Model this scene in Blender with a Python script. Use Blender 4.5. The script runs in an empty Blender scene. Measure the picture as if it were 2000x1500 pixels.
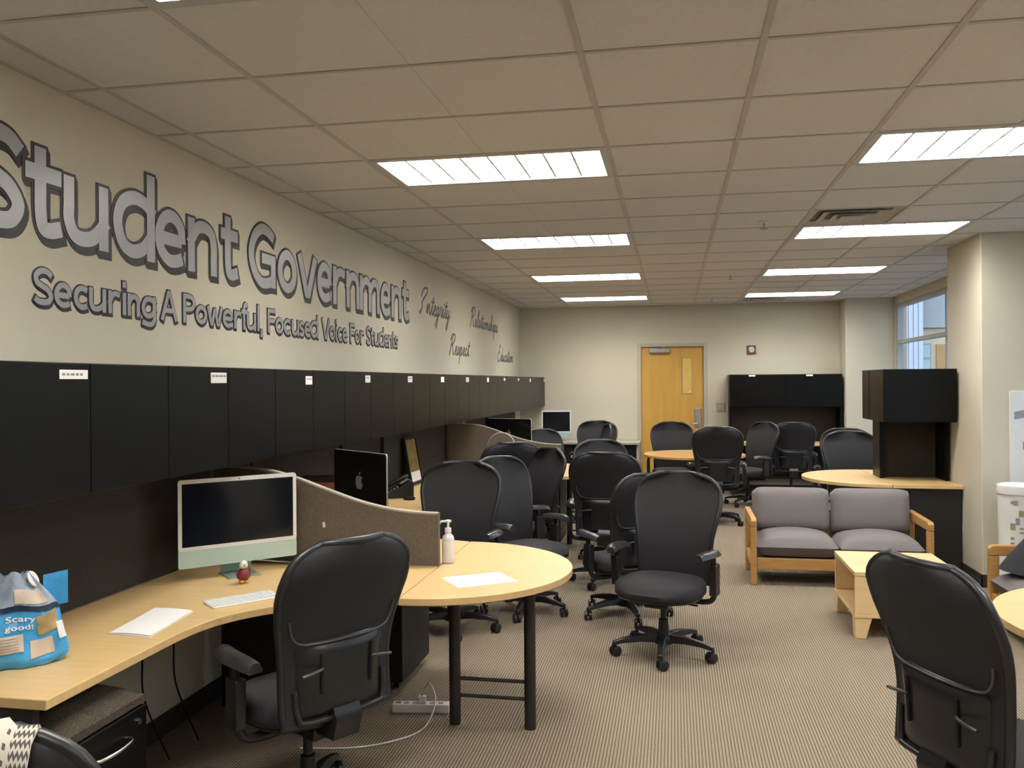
import bpy, math, random
from mathutils import Vector, Matrix
random.seed(4)
PI = math.pi
R = math.radians
FT = 0.3048
scene = bpy.context.scene
COL = scene.collection

# ------------------------------------------------------------------ camera
CAM = Vector((1.527, -4.188, 1.611))
YAW, PITCH, ROLL, FPX = 0.184728, -0.00192, -0.006403, 1689.0
fw = Vector((-math.sin(YAW)*math.cos(PITCH), math.cos(YAW)*math.cos(PITCH), math.sin(PITCH)))
rt0 = Vector((math.cos(YAW), math.sin(YAW), 0))
up0 = rt0.cross(fw)
rt = rt0*math.cos(ROLL) + up0*math.sin(ROLL)
up = -rt0*math.sin(ROLL) + up0*math.cos(ROLL)
cam_d = bpy.data.cameras.new('camera')
cam_d.sensor_width = 36.0
cam_d.lens = FPX/2000*36
cam_d.clip_start = 0.02
cam = bpy.data.objects.new('camera', cam_d)
COL.objects.link(cam)
cam.matrix_world = Matrix(((rt.x, up.x, -fw.x, CAM.x), (rt.y, up.y, -fw.y, CAM.y), (rt.z, up.z, -fw.z, CAM.z), (0, 0, 0, 1)))
scene.camera = cam

# ------------------------------------------------------------------ world, exposure
w = bpy.data.worlds.new('world')
scene.world = w
w.use_nodes = True
bg = w.node_tree.nodes['Background']
bg.inputs[0].default_value = (0.74, 0.84, 1.0, 1)
bg.inputs[1].default_value = 1.5
vs = scene.view_settings
vs.view_transform = 'Standard'
vs.look = 'None'
vs.gamma = 1.0
vs.use_curve_mapping = False
vs.exposure = 0.50
LAMP_W = 39.0          # radiant watts of each ceiling fixture
LAMP_COL = (1.0, 0.975, 0.93)

# ------------------------------------------------------------------ materials
MATS = {}
def mat(name, col, rough=0.6, metal=0.0, var=0.06, scale=8.0, bump=0.0, bscale=60.0, stretch=None, spec=0.5):
    m = bpy.data.materials.new(name); m.use_nodes = True
    nt = m.node_tree; b = nt.nodes['Principled BSDF']
    b.inputs['Roughness'].default_value = rough
    b.inputs['Metallic'].default_value = metal
    b.inputs['Specular IOR Level'].default_value = spec
    tc = nt.nodes.new('ShaderNodeTexCoord')
    mp = nt.nodes.new('ShaderNodeMapping')
    if stretch: mp.inputs['Scale'].default_value = stretch
    nt.links.new(tc.outputs['Object'], mp.inputs['Vector'])
    n = nt.nodes.new('ShaderNodeTexNoise'); n.inputs['Scale'].default_value = scale; n.inputs['Detail'].default_value = 4
    nt.links.new(mp.outputs[0], n.inputs['Vector'])
    cr = nt.nodes.new('ShaderNodeValToRGB')
    cr.color_ramp.elements[0].position = 0.3; cr.color_ramp.elements[1].position = 0.7
    cr.color_ramp.elements[0].color = (*[c*(1-var) for c in col], 1)
    cr.color_ramp.elements[1].color = (*[min(1, c*(1+var)) for c in col], 1)
    nt.links.new(n.outputs['Fac'], cr.inputs['Fac'])
    nt.links.new(cr.outputs['Color'], b.inputs['Base Color'])
    if bump:
        n2 = nt.nodes.new('ShaderNodeTexNoise'); n2.inputs['Scale'].default_value = bscale; n2.inputs['Detail'].default_value = 3
        nt.links.new(tc.outputs['Object'], n2.inputs['Vector'])
        bp = nt.nodes.new('ShaderNodeBump'); bp.inputs['Strength'].default_value = bump; bp.inputs['Distance'].default_value = 0.01
        nt.links.new(n2.outputs['Fac'], bp.inputs['Height']); nt.links.new(bp.outputs['Normal'], b.inputs['Normal'])
    MATS[name] = m
    return m
def M(n): return MATS[n]

mat('wall', (0.62, 0.572, 0.455), 0.75, var=0.02, scale=2, bump=0.08, bscale=180)
mat('tile', (0.68, 0.68, 0.69), 0.9, var=0.03, scale=40, bump=0.25, bscale=220)
mat('teebar', (0.50, 0.48, 0.47), 0.5)
mat('slab', (0.35, 0.33, 0.3), 0.9)
mat('fixture', (0.82, 0.82, 0.80), 0.45, var=0.02)
mat('fixture_rim', (0.50, 0.52, 0.55), 0.4)
mat('cabinet', (0.0030, 0.0030, 0.0029), 0.36, var=0.15, scale=3, bump=0.03, bscale=300, spec=0.2)
mat('gap', (0.006, 0.006, 0.006), 0.8)
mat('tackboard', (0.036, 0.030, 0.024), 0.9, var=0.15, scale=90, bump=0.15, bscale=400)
mat('black_panel', (0.009, 0.008, 0.0075), 0.6, var=0.1)
mat('maple', (0.66, 0.45, 0.205), 0.38, var=0.05, scale=3, stretch=(1, 14, 1))
mat('maple_edge', (0.50, 0.31, 0.13), 0.45, var=0.08, scale=6)
mat('maple_seam', (0.16, 0.10, 0.05), 0.7)
mat('greylam', (0.42, 0.40, 0.34), 0.45, var=0.03)
mat('fabric_screen', (0.150, 0.125, 0.098), 0.95, var=0.22, scale=140, bump=0.2, bscale=350)
mat('screen_trim', (0.42, 0.39, 0.34), 0.5)
mat('chair_fabric', (0.020, 0.019, 0.022), 0.85, var=0.15, scale=60, bump=0.15, bscale=500)
mat('chair_mesh', (0.017, 0.016, 0.019), 0.75, var=0.25, scale=120, stretch=(1, 1, 8), bump=0.2, bscale=400)
mat('chair_plastic', (0.014, 0.014, 0.016), 0.33, var=0.1)
mat('chair_rim', (0.020, 0.020, 0.022), 0.36, var=0.1)
mat('chair_seam', (0.06, 0.06, 0.065), 0.3)
mat('chair_pad', (0.028, 0.028, 0.030), 0.28)
mat('metal', (0.55, 0.55, 0.55), 0.25, 1.0)
mat('darkmetal', (0.045, 0.04, 0.036), 0.4, 0.4)
mat('oak', (0.50, 0.27, 0.085), 0.4, var=0.12, scale=5, stretch=(2, 2, 16))
mat('birch', (0.74, 0.52, 0.27), 0.45, var=0.04, scale=4, stretch=(1, 1, 10))
mat('sofa', (0.190, 0.170, 0.170), 0.95, var=0.07, scale=120, bump=0.2, bscale=450)
mat('doorwood', (0.60, 0.345, 0.075), 0.42, var=0.07, scale=2.2, stretch=(5, 5, 0.8))
mat('frame_paint', (0.50, 0.45, 0.35), 0.5, var=0.02)
mat('steel', (0.42, 0.40, 0.37), 0.4, 0.6)
mat('white', (0.78, 0.78, 0.76), 0.5, var=0.02)
mat('white_gloss', (0.80, 0.81, 0.80), 0.22, var=0.01)
mat('paper', (0.84, 0.82, 0.80), 0.8, var=0.02)
mat('ink', (0.25, 0.25, 0.25), 0.8)
mat('teal_alu', (0.50, 0.66, 0.62), 0.32, 0.25, var=0.02)
mat('teal_stand', (0.24, 0.34, 0.29), 0.35, 0.3, var=0.02)
mat('display', (0.006, 0.008, 0.013), 0.12, var=0.0)
mat('alu', (0.62, 0.62, 0.62), 0.3, 0.8)
mat('black_gloss', (0.008, 0.008, 0.009), 0.18, var=0.0)
mat('logo', (0.34, 0.34, 0.36), 0.3, 0.3)
mat('letter_face', (0.36, 0.355, 0.365), 0.36, 0.35, var=0.05, scale=3)
mat('letter_dark', (0.030, 0.029, 0.031), 0.45, 0.1)
mat('letter_mid', (0.10, 0.097, 0.095), 0.45, 0.1)
mat('baseboard', (0.03, 0.027, 0.024), 0.5)
mat('red_dev', (0.20, 0.055, 0.05), 0.45)
mat('bag_blue', (0.06, 0.36, 0.72), 0.22, var=0.18, scale=9, bump=0.5, bscale=28)
mat('bag_clear', (0.30, 0.37, 0.46), 0.2, var=0.25, scale=12, bump=0.5, bscale=30)
mat('bag_navy', (0.012, 0.022, 0.06), 0.3)
mat('bag_beige', (0.60, 0.50, 0.40), 0.5, var=0.12, scale=20)
mat('bag_food', (0.38, 0.27, 0.11), 0.5, var=0.3, scale=30)
mat('fig_red', (0.20, 0.035, 0.03), 0.5)
mat('fig_yellow', (0.62, 0.36, 0.05), 0.5)
mat('lime', (0.50, 0.50, 0.04), 0.5)
mat('redbox', (0.20, 0.045, 0.02), 0.6, var=0.3, scale=12)
mat('cushion_speck', (0.055, 0.042, 0.028), 0.95, var=0.7, scale=220, bump=0.2, bscale=300)
mat('photo_art', (0.26, 0.19, 0.05), 0.35, var=0.6, scale=14)
mat('navy_jacket', (0.020, 0.022, 0.026), 0.9)
mat('clearplastic', (0.72, 0.72, 0.72), 0.12, var=0.02)
mat('ext_fin', (0.66, 0.72, 0.86), 0.5, var=0.03)
mat('ext_grey', (0.46, 0.48, 0.50), 0.8, var=0.03)
mat('ext_cream', (0.82, 0.72, 0.52), 0.8, var=0.03)
mat('ext_pane', (0.50, 0.72, 0.78), 0.15, var=0.05)
mat('ext_orange', (0.60, 0.34, 0.12), 0.6, var=0.05)
mat('ext_ground', (0.25, 0.25, 0.24), 0.9)
mat('green_mark', (0.30, 0.36, 0.20), 0.7)
mat('grey_mark', (0.28, 0.29, 0.33), 0.7)

def glass_mat():
    m = bpy.data.materials.new('window_glass'); m.use_nodes = True
    nt = m.node_tree; nt.nodes.clear()
    o = nt.nodes.new('ShaderNodeOutputMaterial'); mx = nt.nodes.new('ShaderNodeMixShader')
    t = nt.nodes.new('ShaderNodeBsdfTransparent'); g = nt.nodes.new('ShaderNodeBsdfGlossy')
    t.inputs[0].default_value = (0.9, 0.94, 0.96, 1); g.inputs['Roughness'].default_value = 0.03
    mx.inputs[0].default_value = 0.08
    nt.links.new(t.outputs[0], mx.inputs[1]); nt.links.new(g.outputs[0], mx.inputs[2]); nt.links.new(mx.outputs[0], o.inputs[0])
    MATS['glass'] = m
glass_mat()

def carpet_mat():
    m = bpy.data.materials.new('carpet'); m.use_nodes = True
    nt = m.node_tree; b = nt.nodes['Principled BSDF']; b.inputs['Roughness'].default_value = 0.95
    b.inputs['Specular IOR Level'].default_value = 0.15
    tc = nt.nodes.new('ShaderNodeTexCoord')
    def wave(axis, period):
        wv = nt.nodes.new('ShaderNodeTexWave'); wv.bands_direction = axis
        wv.inputs['Scale'].default_value = 2*PI/20/period; wv.inputs['Distortion'].default_value = 0.3
        wv.inputs['Detail'].default_value = 1.0; wv.inputs['Detail Scale'].default_value = 3.0
        nt.links.new(tc.outputs['Object'], wv.inputs['Vector']); return wv
    wx = wave('X', 0.0145); wy = wave('Y', 0.017)
    mul = nt.nodes.new('ShaderNodeMath'); mul.operation = 'MULTIPLY'
    nt.links.new(wx.outputs['Fac'], mul.inputs[0]); nt.links.new(wy.outputs['Fac'], mul.inputs[1])
    add = nt.nodes.new('ShaderNodeMath'); add.operation = 'MULTIPLY_ADD'; add.inputs[1].default_value = 0.6
    nt.links.new(wx.outputs['Fac'], add.inputs[0]); nt.links.new(mul.outputs[0], add.inputs[2])
    cr = nt.nodes.new('ShaderNodeValToRGB')
    cr.color_ramp.elements[0].position = 0.05; cr.color_ramp.elements[1].position = 1.0
    cr.color_ramp.elements[0].color = (0.145, 0.112, 0.078, 1); cr.color_ramp.elements[1].color = (0.355, 0.295, 0.215, 1)
    nt.links.new(add.outputs[0], cr.inputs['Fac'])
    n = nt.nodes.new('ShaderNodeTexNoise'); n.inputs['Scale'].default_value = 1.3; n.inputs['Detail'].default_value = 3
    nt.links.new(tc.outputs['Object'], n.inputs['Vector'])
    mr = nt.nodes.new('ShaderNodeMapRange'); mr.inputs['To Min'].default_value = 0.9; mr.inputs['To Max'].default_value = 1.08
    nt.links.new(n.outputs['Fac'], mr.inputs['Value'])
    vm = nt.nodes.new('ShaderNodeVectorMath'); vm.operation = 'SCALE'
    nt.links.new(cr.outputs['Color'], vm.inputs[0]); nt.links.new(mr.outputs[0], vm.inputs['Scale'])
    nt.links.new(vm.outputs[0], b.inputs['Base Color'])
    bp = nt.nodes.new('ShaderNodeBump'); bp.inputs['Strength'].default_value = 0.4; bp.inputs['Distance'].default_value = 0.004
    nt.links.new(add.outputs[0], bp.inputs['Height']); nt.links.new(bp.outputs['Normal'], b.inputs['Normal'])
    MATS['carpet'] = m
carpet_mat()

def scarf_mat():
    # woven cotton scarf: cream ground, zigzag and dashed bands (object X = across the bands)
    m = bpy.data.materials.new('scarf'); m.use_nodes = True
    nt = m.node_tree; b = nt.nodes['Principled BSDF']; b.inputs['Roughness'].default_value = 0.95
    tc = nt.nodes.new('ShaderNodeTexCoord'); sx = nt.nodes.new('ShaderNodeSeparateXYZ')
    nt.links.new(tc.outputs['UV'], sx.inputs[0])
    def mth(op, a, bb=None, c=None):
        n = nt.nodes.new('ShaderNodeMath'); n.operation = op
        for i, v in enumerate((a, bb, c)):
            if v is None: continue
            if isinstance(v, (int, float)): n.inputs[i].default_value = v
            else: nt.links.new(v, n.inputs[i])
        return n.outputs[0]
    U, V = sx.outputs[0], sx.outputs[1]
    tri = mth('PINGPONG', mth('MULTIPLY', U, 110.0), 1.0)                # zigzag
    zig = mth('GREATER_THAN', mth('FRACT', mth('ADD', mth('MULTIPLY', V, 95.0), mth('MULTIPLY', tri, 0.5))), 0.5)
    diag = mth('GREATER_THAN', mth('FRACT', mth('ADD', mth('MULTIPLY', V, 95.0), mth('MULTIPLY', U, 40.0))), 0.55)
    dash = mth('GREATER_THAN', mth('FRACT', mth('MULTIPLY', V, 70.0)), 0.6)
    def band(lo, hi): return mth('MULTIPLY', mth('GREATER_THAN', U, lo), mth('LESS_THAN', U, hi))
    f = mth('MULTIPLY', zig, band(0.92, 1.0))
    f = mth('MAXIMUM', f, mth('MULTIPLY', dash, band(0.893, 0.905)))
    f = mth('MAXIMUM', f, mth('MULTIPLY', dash, band(0.77, 0.782)))
    f = mth('MAXIMUM', f, mth('MULTIPLY', diag, band(0.3, 0.755)))
    mx = nt.nodes.new('ShaderNodeMix'); mx.data_type = 'RGBA'
    mx.inputs[6].default_value = (0.74, 0.68, 0.58, 1); mx.inputs[7].default_value = (0.13, 0.12, 0.12, 1)
    nt.links.new(f, mx.inputs[0]); nt.links.new(mx.outputs[2], b.inputs['Base Color'])
    MATS['scarf'] = m
scarf_mat()

# ------------------------------------------------------------------ mesh builder
class MB:
    def __init__(s): s.v = []; s.f = []
    def add(s, vs, fs):
        o = len(s.v); s.v += [tuple(p) for p in vs]; s.f += [tuple(i+o for i in q) for q in fs]; return s
    def box(s, x0, x1, y0, y1, z0, z1):
        vs = [(x0,y0,z0),(x1,y0,z0),(x1,y1,z0),(x0,y1,z0),(x0,y0,z1),(x1,y0,z1),(x1,y1,z1),(x0,y1,z1)]
        return s.add(vs, [(0,3,2,1),(4,5,6,7),(0,1,5,4),(1,2,6,5),(2,3,7,6),(3,0,4,7)])
    def obox(s, c, ax, ay, az):                      # oriented box: centre and three half-axis vectors
        c, ax, ay, az = Vector(c), Vector(ax), Vector(ay), Vector(az)
        vs = [c+i*ax+j*ay+k*az for k in (-1,1) for (i,j) in ((-1,-1),(1,-1),(1,1),(-1,1))]
        return s.add(vs, [(0,3,2,1),(4,5,6,7),(0,1,5,4),(1,2,6,5),(2,3,7,6),(3,0,4,7)])
    def prism(s, poly, z0, z1):
        n = len(poly)
        vs = [(x,y,z0) for x,y in poly]+[(x,y,z1) for x,y in poly]
        return s.add(vs, [tuple(range(n-1,-1,-1)), tuple(range(n,2*n))]+[(i,(i+1)%n,n+(i+1)%n,n+i) for i in range(n)])
    def prism_y(s, poly, y0, y1):                    # poly in x,z
        n = len(poly)
        vs = [(x,y0,z) for x,z in poly]+[(x,y1,z) for x,z in poly]
        return s.add(vs, [tuple(range(n)), tuple(range(2*n-1,n-1,-1))]+[(i,n+i,n+(i+1)%n,(i+1)%n) for i in range(n)])
    def prism_x(s, poly, x0, x1):                    # poly in y,z
        n = len(poly)
        vs = [(x0,y,z) for y,z in poly]+[(x1,y,z) for y,z in poly]
        return s.add(vs, [tuple(range(n-1,-1,-1)), tuple(range(n,2*n))]+[(i,(i+1)%n,n+(i+1)%n,n+i) for i in range(n)])
    def tube(s, path, r, n=8, closed=False):
        P = [Vector(p) for p in path]; k = len(P)
        rr = r if isinstance(r, (list, tuple)) else [r]*k
        ref = Vector((0,0,1)); vs = []; prev = None
        for i in range(k):
            a = P[i-1] if (i > 0 or closed) else P[i]
            b = P[(i+1) % k] if (i < k-1 or closed) else P[i]
            t = (b-a).normalized() if (b-a).length > 1e-9 else Vector((0,0,1))
            if prev is None:
                h = ref if abs(t.z) < 0.9 else Vector((1,0,0))
                u = t.cross(h).normalized()
            else:
                u = (prev - t*prev.dot(t))
                u = u.normalized() if u.length > 1e-6 else t.cross(Vector((1,0,0))).normalized()
            prev = u; v = t.cross(u)
            vs += [P[i]+(u*math.cos(2*PI*j/n)+v*math.sin(2*PI*j/n))*rr[i] for j in range(n)]
        fs = []
        for i in range(k if closed else k-1):
            i2 = (i+1) % k
            fs += [(i*n+j, i*n+(j+1)%n, i2*n+(j+1)%n, i2*n+j) for j in range(n)]
        if not closed: fs += [tuple(range(n-1,-1,-1)), tuple((k-1)*n+j for j in range(n))]
        return s.add(vs, fs)
    def cyl(s, p0, p1, r0, r1=None, n=16): return s.tube([p0, p1], [r0, r0 if r1 is None else r1], n)
    def lathe(s, prof, c=(0,0,0), n=24, sx=1, sy=1):
        vs = []; k = len(prof)
        for r, z in prof: vs += [(c[0]+r*sx*math.cos(2*PI*j/n), c[1]+r*sy*math.sin(2*PI*j/n), c[2]+z) for j in range(n)]
        fs = [(i*n+j, i*n+(j+1)%n, (i+1)*n+(j+1)%n, (i+1)*n+j) for i in range(k-1) for j in range(n)]
        fs += [tuple(range(n-1,-1,-1)), tuple((k-1)*n+j for j in range(n))]
        return s.add(vs, fs)
    def grid(s, fn, nu, nv):
        vs = [fn(i/nu, j/nv) for j in range(nv+1) for i in range(nu+1)]; w_ = nu+1
        return s.add(vs, [(j*w_+i, j*w_+i+1, (j+1)*w_+i+1, (j+1)*w_+i) for j in range(nv) for i in range(nu)])
    def slab(s, fa, fb, nu, nv):                     # closed solid between two grids over the same parameters
        w_ = nu+1; N = w_*(nv+1)
        vs = [fa(i/nu, j/nv) for j in range(nv+1) for i in range(nu+1)]+[fb(i/nu, j/nv) for j in range(nv+1) for i in range(nu+1)]
        fs = [(j*w_+i, j*w_+i+1, (j+1)*w_+i+1, (j+1)*w_+i) for j in range(nv) for i in range(nu)]
        fs += [(N+j*w_+i, N+(j+1)*w_+i, N+(j+1)*w_+i+1, N+j*w_+i+1) for j in range(nv) for i in range(nu)]
        rim = [i for i in range(nu+1)]+[j*w_+nu for j in range(1, nv+1)]+[nv*w_+i for i in range(nu-1, -1, -1)]+[j*w_ for j in range(nv-1, 0, -1)]
        for a in range(len(rim)):
            p_, q_ = rim[a], rim[(a+1) % len(rim)]
            fs.append((q_, p_, N+p_, N+q_))
        return s.add(vs, fs)
    def build(s, name, m, parent=None, smooth=None, bevel=0.0, seg=2, uv=None):
        me = bpy.data.meshes.new(name)
        me.from_pydata(s.v, [], s.f); me.validate(); me.update()
        if m: me.materials.append(M(m) if isinstance(m, str) else m)
        if smooth is not None:
            for p_ in me.polygons: p_.use_smooth = True
            me.set_sharp_from_angle(angle=R(smooth))
        o = bpy.data.objects.new(name, me); COL.objects.link(o)
        if parent: o.parent = parent
        if bevel:
            bm_ = o.modifiers.new('bevel', 'BEVEL'); bm_.width = bevel; bm_.segments = seg; bm_.limit_method = 'ANGLE'; bm_.angle_limit = R(40)
        return o

def tag(o, label, cat, group=None):
    o['label'] = label; o['category'] = cat
    if group: o['group'] = group
    return o
def thing(name, loc, rz, label, cat, group=None):
    o = bpy.data.objects.new(name, None); COL.objects.link(o)
    o.location = loc; o.rotation_euler = (0, 0, rz); o.empty_display_size = 0.1
    return tag(o, label, cat, group)
def struct(o): o['kind'] = 'structure'; return o
def copy_tree(o, parent=None):
    c = o.copy(); COL.objects.link(c); c.parent = parent
    for ch in list(o.children): copy_tree(ch, c)
    return c
def interp(tab, t):
    for (a, x), (b, y) in zip(tab, tab[1:]):
        if t <= b:
            k = (t-a)/(b-a) if b > a else 0
            return x+(y-x)*k
    return tab[-1][1]
def smooth_path(pts, n=6, closed=False):
    P = [Vector(p) for p in pts]; out = []; k = len(P)
    for i in range(k if closed else k-1):
        p0 = P[i-1] if (i > 0 or closed) else P[i]; p1 = P[i]; p2 = P[(i+1) % k]; p3 = P[(i+2) % k] if (i+2 < k or closed) else p2
        for j in range(n):
            t = j/n
            out.append(0.5*((2*p1)+(p2-p0)*t+(2*p0-5*p1+4*p2-p3)*t*t+(3*p1-p0-3*p2+p3)*t*t*t))
    if not closed: out.append(P[-1])
    return out

# ================================================================== SETTING
XL, XR, YF, YB, HC = -0.79, 4.50, 8.87, -8.0, 2.743
struct(MB().box(XL-0.1, XR+0.1, YB-0.1, YF+0.1, -0.1, 0.0).build('floor', 'carpet'))
struct(MB().box(XL-0.15, XL, YB-0.1, YF+0.1, -0.1, 3.0).build('wall_left', 'wall'))
struct(MB().box(XL, XR, YB-0.12, YB, -0.1, 3.0).build('wall_back', 'wall'))
# far wall with the door opening
DX0, DX1, DH = 1.05, 1.965, 2.125
struct(MB().box(XL, DX0-0.05, YF, YF+0.14, -0.1, 3.0).box(DX1+0.05, XR+0.15, YF, YF+0.14, -0.1, 3.0).box(DX0-0.05, DX1+0.05, YF, YF+0.14, DH+0.05, 3.0).build('wall_far', 'wall'))
# right wall: piers, sill and head around two window openings
WZ0, WZ1 = 0.85, 2.64
bays = [(4.05, 8.36), (-1.2, 2.9)]
wr = MB()
for (a, b) in ((YB, -1.2), (2.9, 4.05), (8.36, YF)): wr.box(XR, XR+0.15, a, b, -0.1, 3.0)
for (a, b) in bays: wr.box(XR, XR+0.15, a, b, -0.1, WZ0).box(XR, XR+0.15, a, b, WZ1, 3.0)
struct(wr.build('wall_right', 'wall'))
struct(MB().box(3.87, XR, 3.06, 3.90, 0, HC+0.05).build('wall_column', 'wall', bevel=0.006))
struct(MB().box(3.87, XR, 8.42, YF, 0, HC+0.05).build('wall_pilaster', 'wall', bevel=0.006))
def base(name, *boxes):
    m = MB()
    for b in boxes: m.box(*b)
    struct(m.build(name, 'baseboard', bevel=0.003))
base('baseboard_left', (XL, XL+0.012, YB, YF, 0, 0.10))
base('baseboard_far', (XL, DX0-0.06, YF-0.012, YF, 0, 0.10), (DX1+0.06, 3.87, YF-0.012, YF, 0, 0.10))
base('baseboard_right', (XR-0.012, XR, YB, 3.048, 0, 0.10), (XR-0.012, XR, 3.912, 8.40, 0, 0.10), (3.858, 3.87, 3.048, 3.912, 0, 0.10), (3.858, XR, 3.048, 3.06, 0, 0.10), (3.858, 3.87, 8.408, YF, 0, 0.10))

# windows
for wi, (a, b) in enumerate(bays):
    fr = MB()
    for (y0, y1) in ((a, a+0.045), (b-0.045, b), ((a+b)/2-0.022, (a+b)/2+0.022)): fr.box(XR+0.02, XR+0.10, y0, y1, WZ0, WZ1)
    for (z0, z1) in ((WZ0, WZ0+0.05), (2.10, 2.15), (WZ1-0.05, WZ1)): fr.box(XR+0.025, XR+0.095, a, b, z0, z1)
    wo = struct(fr.build('window_%d' % (wi+1), 'ext_grey', bevel=0.004))
    for (y0, y1) in ((a+0.045, (a+b)/2-0.022), ((a+b)/2+0.022, b-0.045)):
        for (z0, z1) in ((WZ0+0.05, 2.10), (2.15, WZ1-0.05)):
            MB().box(XR+0.057, XR+0.063, y0-0.01, y1+0.01, z0-0.01, z1+0.01).build('pane', 'glass', wo)
    MB().box(XR-0.03, XR+0.02, a-0.02, b+0.02, WZ0-0.03, WZ0).build('window_sill', 'frame_paint', wo, bevel=0.004)

# door
door = struct(MB().box(DX0, DX1, YF+0.03, YF+0.075, 0.008, DH).build('door_1', 'doorwood', bevel=0.003))
fr = MB().box(DX0-0.05, DX0, YF-0.012, YF+0.14, 0, DH+0.05).box(DX1, DX1+0.05, YF-0.012, YF+0.14, 0, DH+0.05).box(DX0, DX1, YF-0.012, YF+0.14, DH, DH+0.05)
struct(fr.build('trim_1', 'frame_paint', bevel=0.004))
lf = MB()
for (x0, x1, z0, z1) in ((1.645, 1.662, 1.42, 1.97), (1.788, 1.805, 1.42, 1.97), (1.662, 1.788, 1.42, 1.437), (1.662, 1.788, 1.953, 1.97)): lf.box(x0, x1, YF+0.022, YF+0.03, z0, z1)
lf.build('lite_frame', 'maple_edge', door, bevel=0.002)
mat('lite', (0.74, 0.52, 0.16), 0.12, var=0.04)
lg = MB().box(1.662, 1.788, YF+0.026, YF+0.03, 1.437, 1.953).build('lite_pane', 'lite', door)
MB().box(1.755, 1.775, YF+0.024, YF+0.026, 1.445, 1.465).build('sticker', 'paper', lg)
cl = MB().box(1.17, 1.47, YF-0.035, YF+0.03, 2.035, 2.105).build('door_closer', 'steel', door, bevel=0.008)
MB().tube([(1.40, YF-0.02, 2.11), (1.33, YF-0.06, 2.125), (1.24, YF-0.01, 2.12)], 0.009, 6).build('closer_arm', 'steel', cl)
lk = MB().box(1.83, 1.925, YF+0.012, YF+0.03, 0.93, 1.215).build('lock_plate', 'steel', door, bevel=0.012)
MB().tube([(1.88, YF+0.02, 0.985), (1.88, YF-0.03, 0.985), (1.86, YF-0.04, 0.985), (1.77, YF-0.04, 0.985)], 0.010, 8).build('door_handle', 'metal', lk, smooth=50)
for z in (0.25, 1.07, 1.80): MB().cyl((DX0-0.004, YF+0.02, z), (DX0-0.004, YF+0.02, z+0.11), 0.009, n=8).build('hinge', 'steel', door)

# ------------------------------------------------------------------ ceiling: slab, tiles, tee bars
ceil = struct(MB().box(XL-0.15, XR+0.15, YB-0.1, YF+0.15, 2.90, 3.0).build('ceiling', 'slab'))
xs = [XL/FT, -2, 0, 4, 6, 8, 10, 12, 14, XR/FT]
y_far = YF/FT
rows = [(-26, -14)]+[(r, min(r+2, y_far)) for r in range(-14, 30, 2)]
light_rows = (-16, -8, 0, 8, 16, 24)
tile_cache = {}
def tile(x0, x1, y0, y1, scored=False):
    wx, wy = round((x1-x0)*FT, 4), round((y1-y0)*FT, 4)
    key = (wx, wy, scored); g = 0.004
    if key not in tile_cache:
        m = MB()
        if scored: m.box(g, wx/2-0.0025, g, wy-g, 0.0015, 0.016).box(wx/2+0.0025, wx-g, g, wy-g, 0.0015, 0.016).box(wx/2-0.003, wx/2+0.003, g, wy-g, 0.004, 0.016)
        else: m.box(g, wx-g, g, wy-g, 0.0015, 0.016)
        o = m.build('ceiling_tile', 'tile', ceil); tile_cache[key] = o.data
    else:
        o = bpy.data.objects.new('ceiling_tile', tile_cache[key]); COL.objects.link(o); o.parent = ceil
    o.location = (x0*FT, y0*FT, HC); return o
def inside_solid(x0, x1, y0, y1):
    for (a, b, c, d) in ((3.87, XR, 3.06, 3.90), (3.87, XR, 8.42, YF)):
        if x0*FT >= a-0.02 and y0*FT >= c-0.02 and y1*FT <= d+0.02: return True
    return False
for (r0, r1) in rows:
    for x0, x1 in zip(xs, xs[1:]):
        if r0 == -26:
            if x0 in (0, 8, 10): continue
        if r0 in light_rows and x0 in (0, 8, 10): continue
        if r0 == 6 and x0 == 8 or r0 == 26 and x0 == 8: continue      # supply diffusers
        if inside_solid(x0, x1, r0, r1): continue
        tile(x0, x1, r0, r1, scored=(x0 == 0))
for x0, x1 in ((0, 4), (8, 12)): tile(x0, x1, -26, -16)
# tee bars
TB = 0.012
for x in [q for q in xs[1:-1] if q != 10]: MB().box(x*FT-TB, x*FT+TB, -14*FT, YF, HC-0.003, HC+0.003).build('tee_bar', 'teebar', ceil)
for r in light_rows[1:]: MB().box(10*FT-TB, 10*FT+TB, (r+2)*FT, min((r+8)*FT, YF), HC-0.003, HC+0.003).build('tee_bar', 'teebar', ceil)
for r in range(-14, 30, 2): MB().box(XL, XR, r*FT-TB*0.8, r*FT+TB*0.8, HC-0.0025, HC+0.0025).build('tee_bar', 'teebar', ceil)
MB().box(XL, XL+0.022, YB, YF, HC-0.004, HC+0.004).box(XL, 3.87, YF-0.022, YF, HC-0.004, HC+0.004).box(XR-0.022, XR, YB, YF, HC-0.004, HC+0.004).build('edge_angle', 'teebar', ceil)

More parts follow.
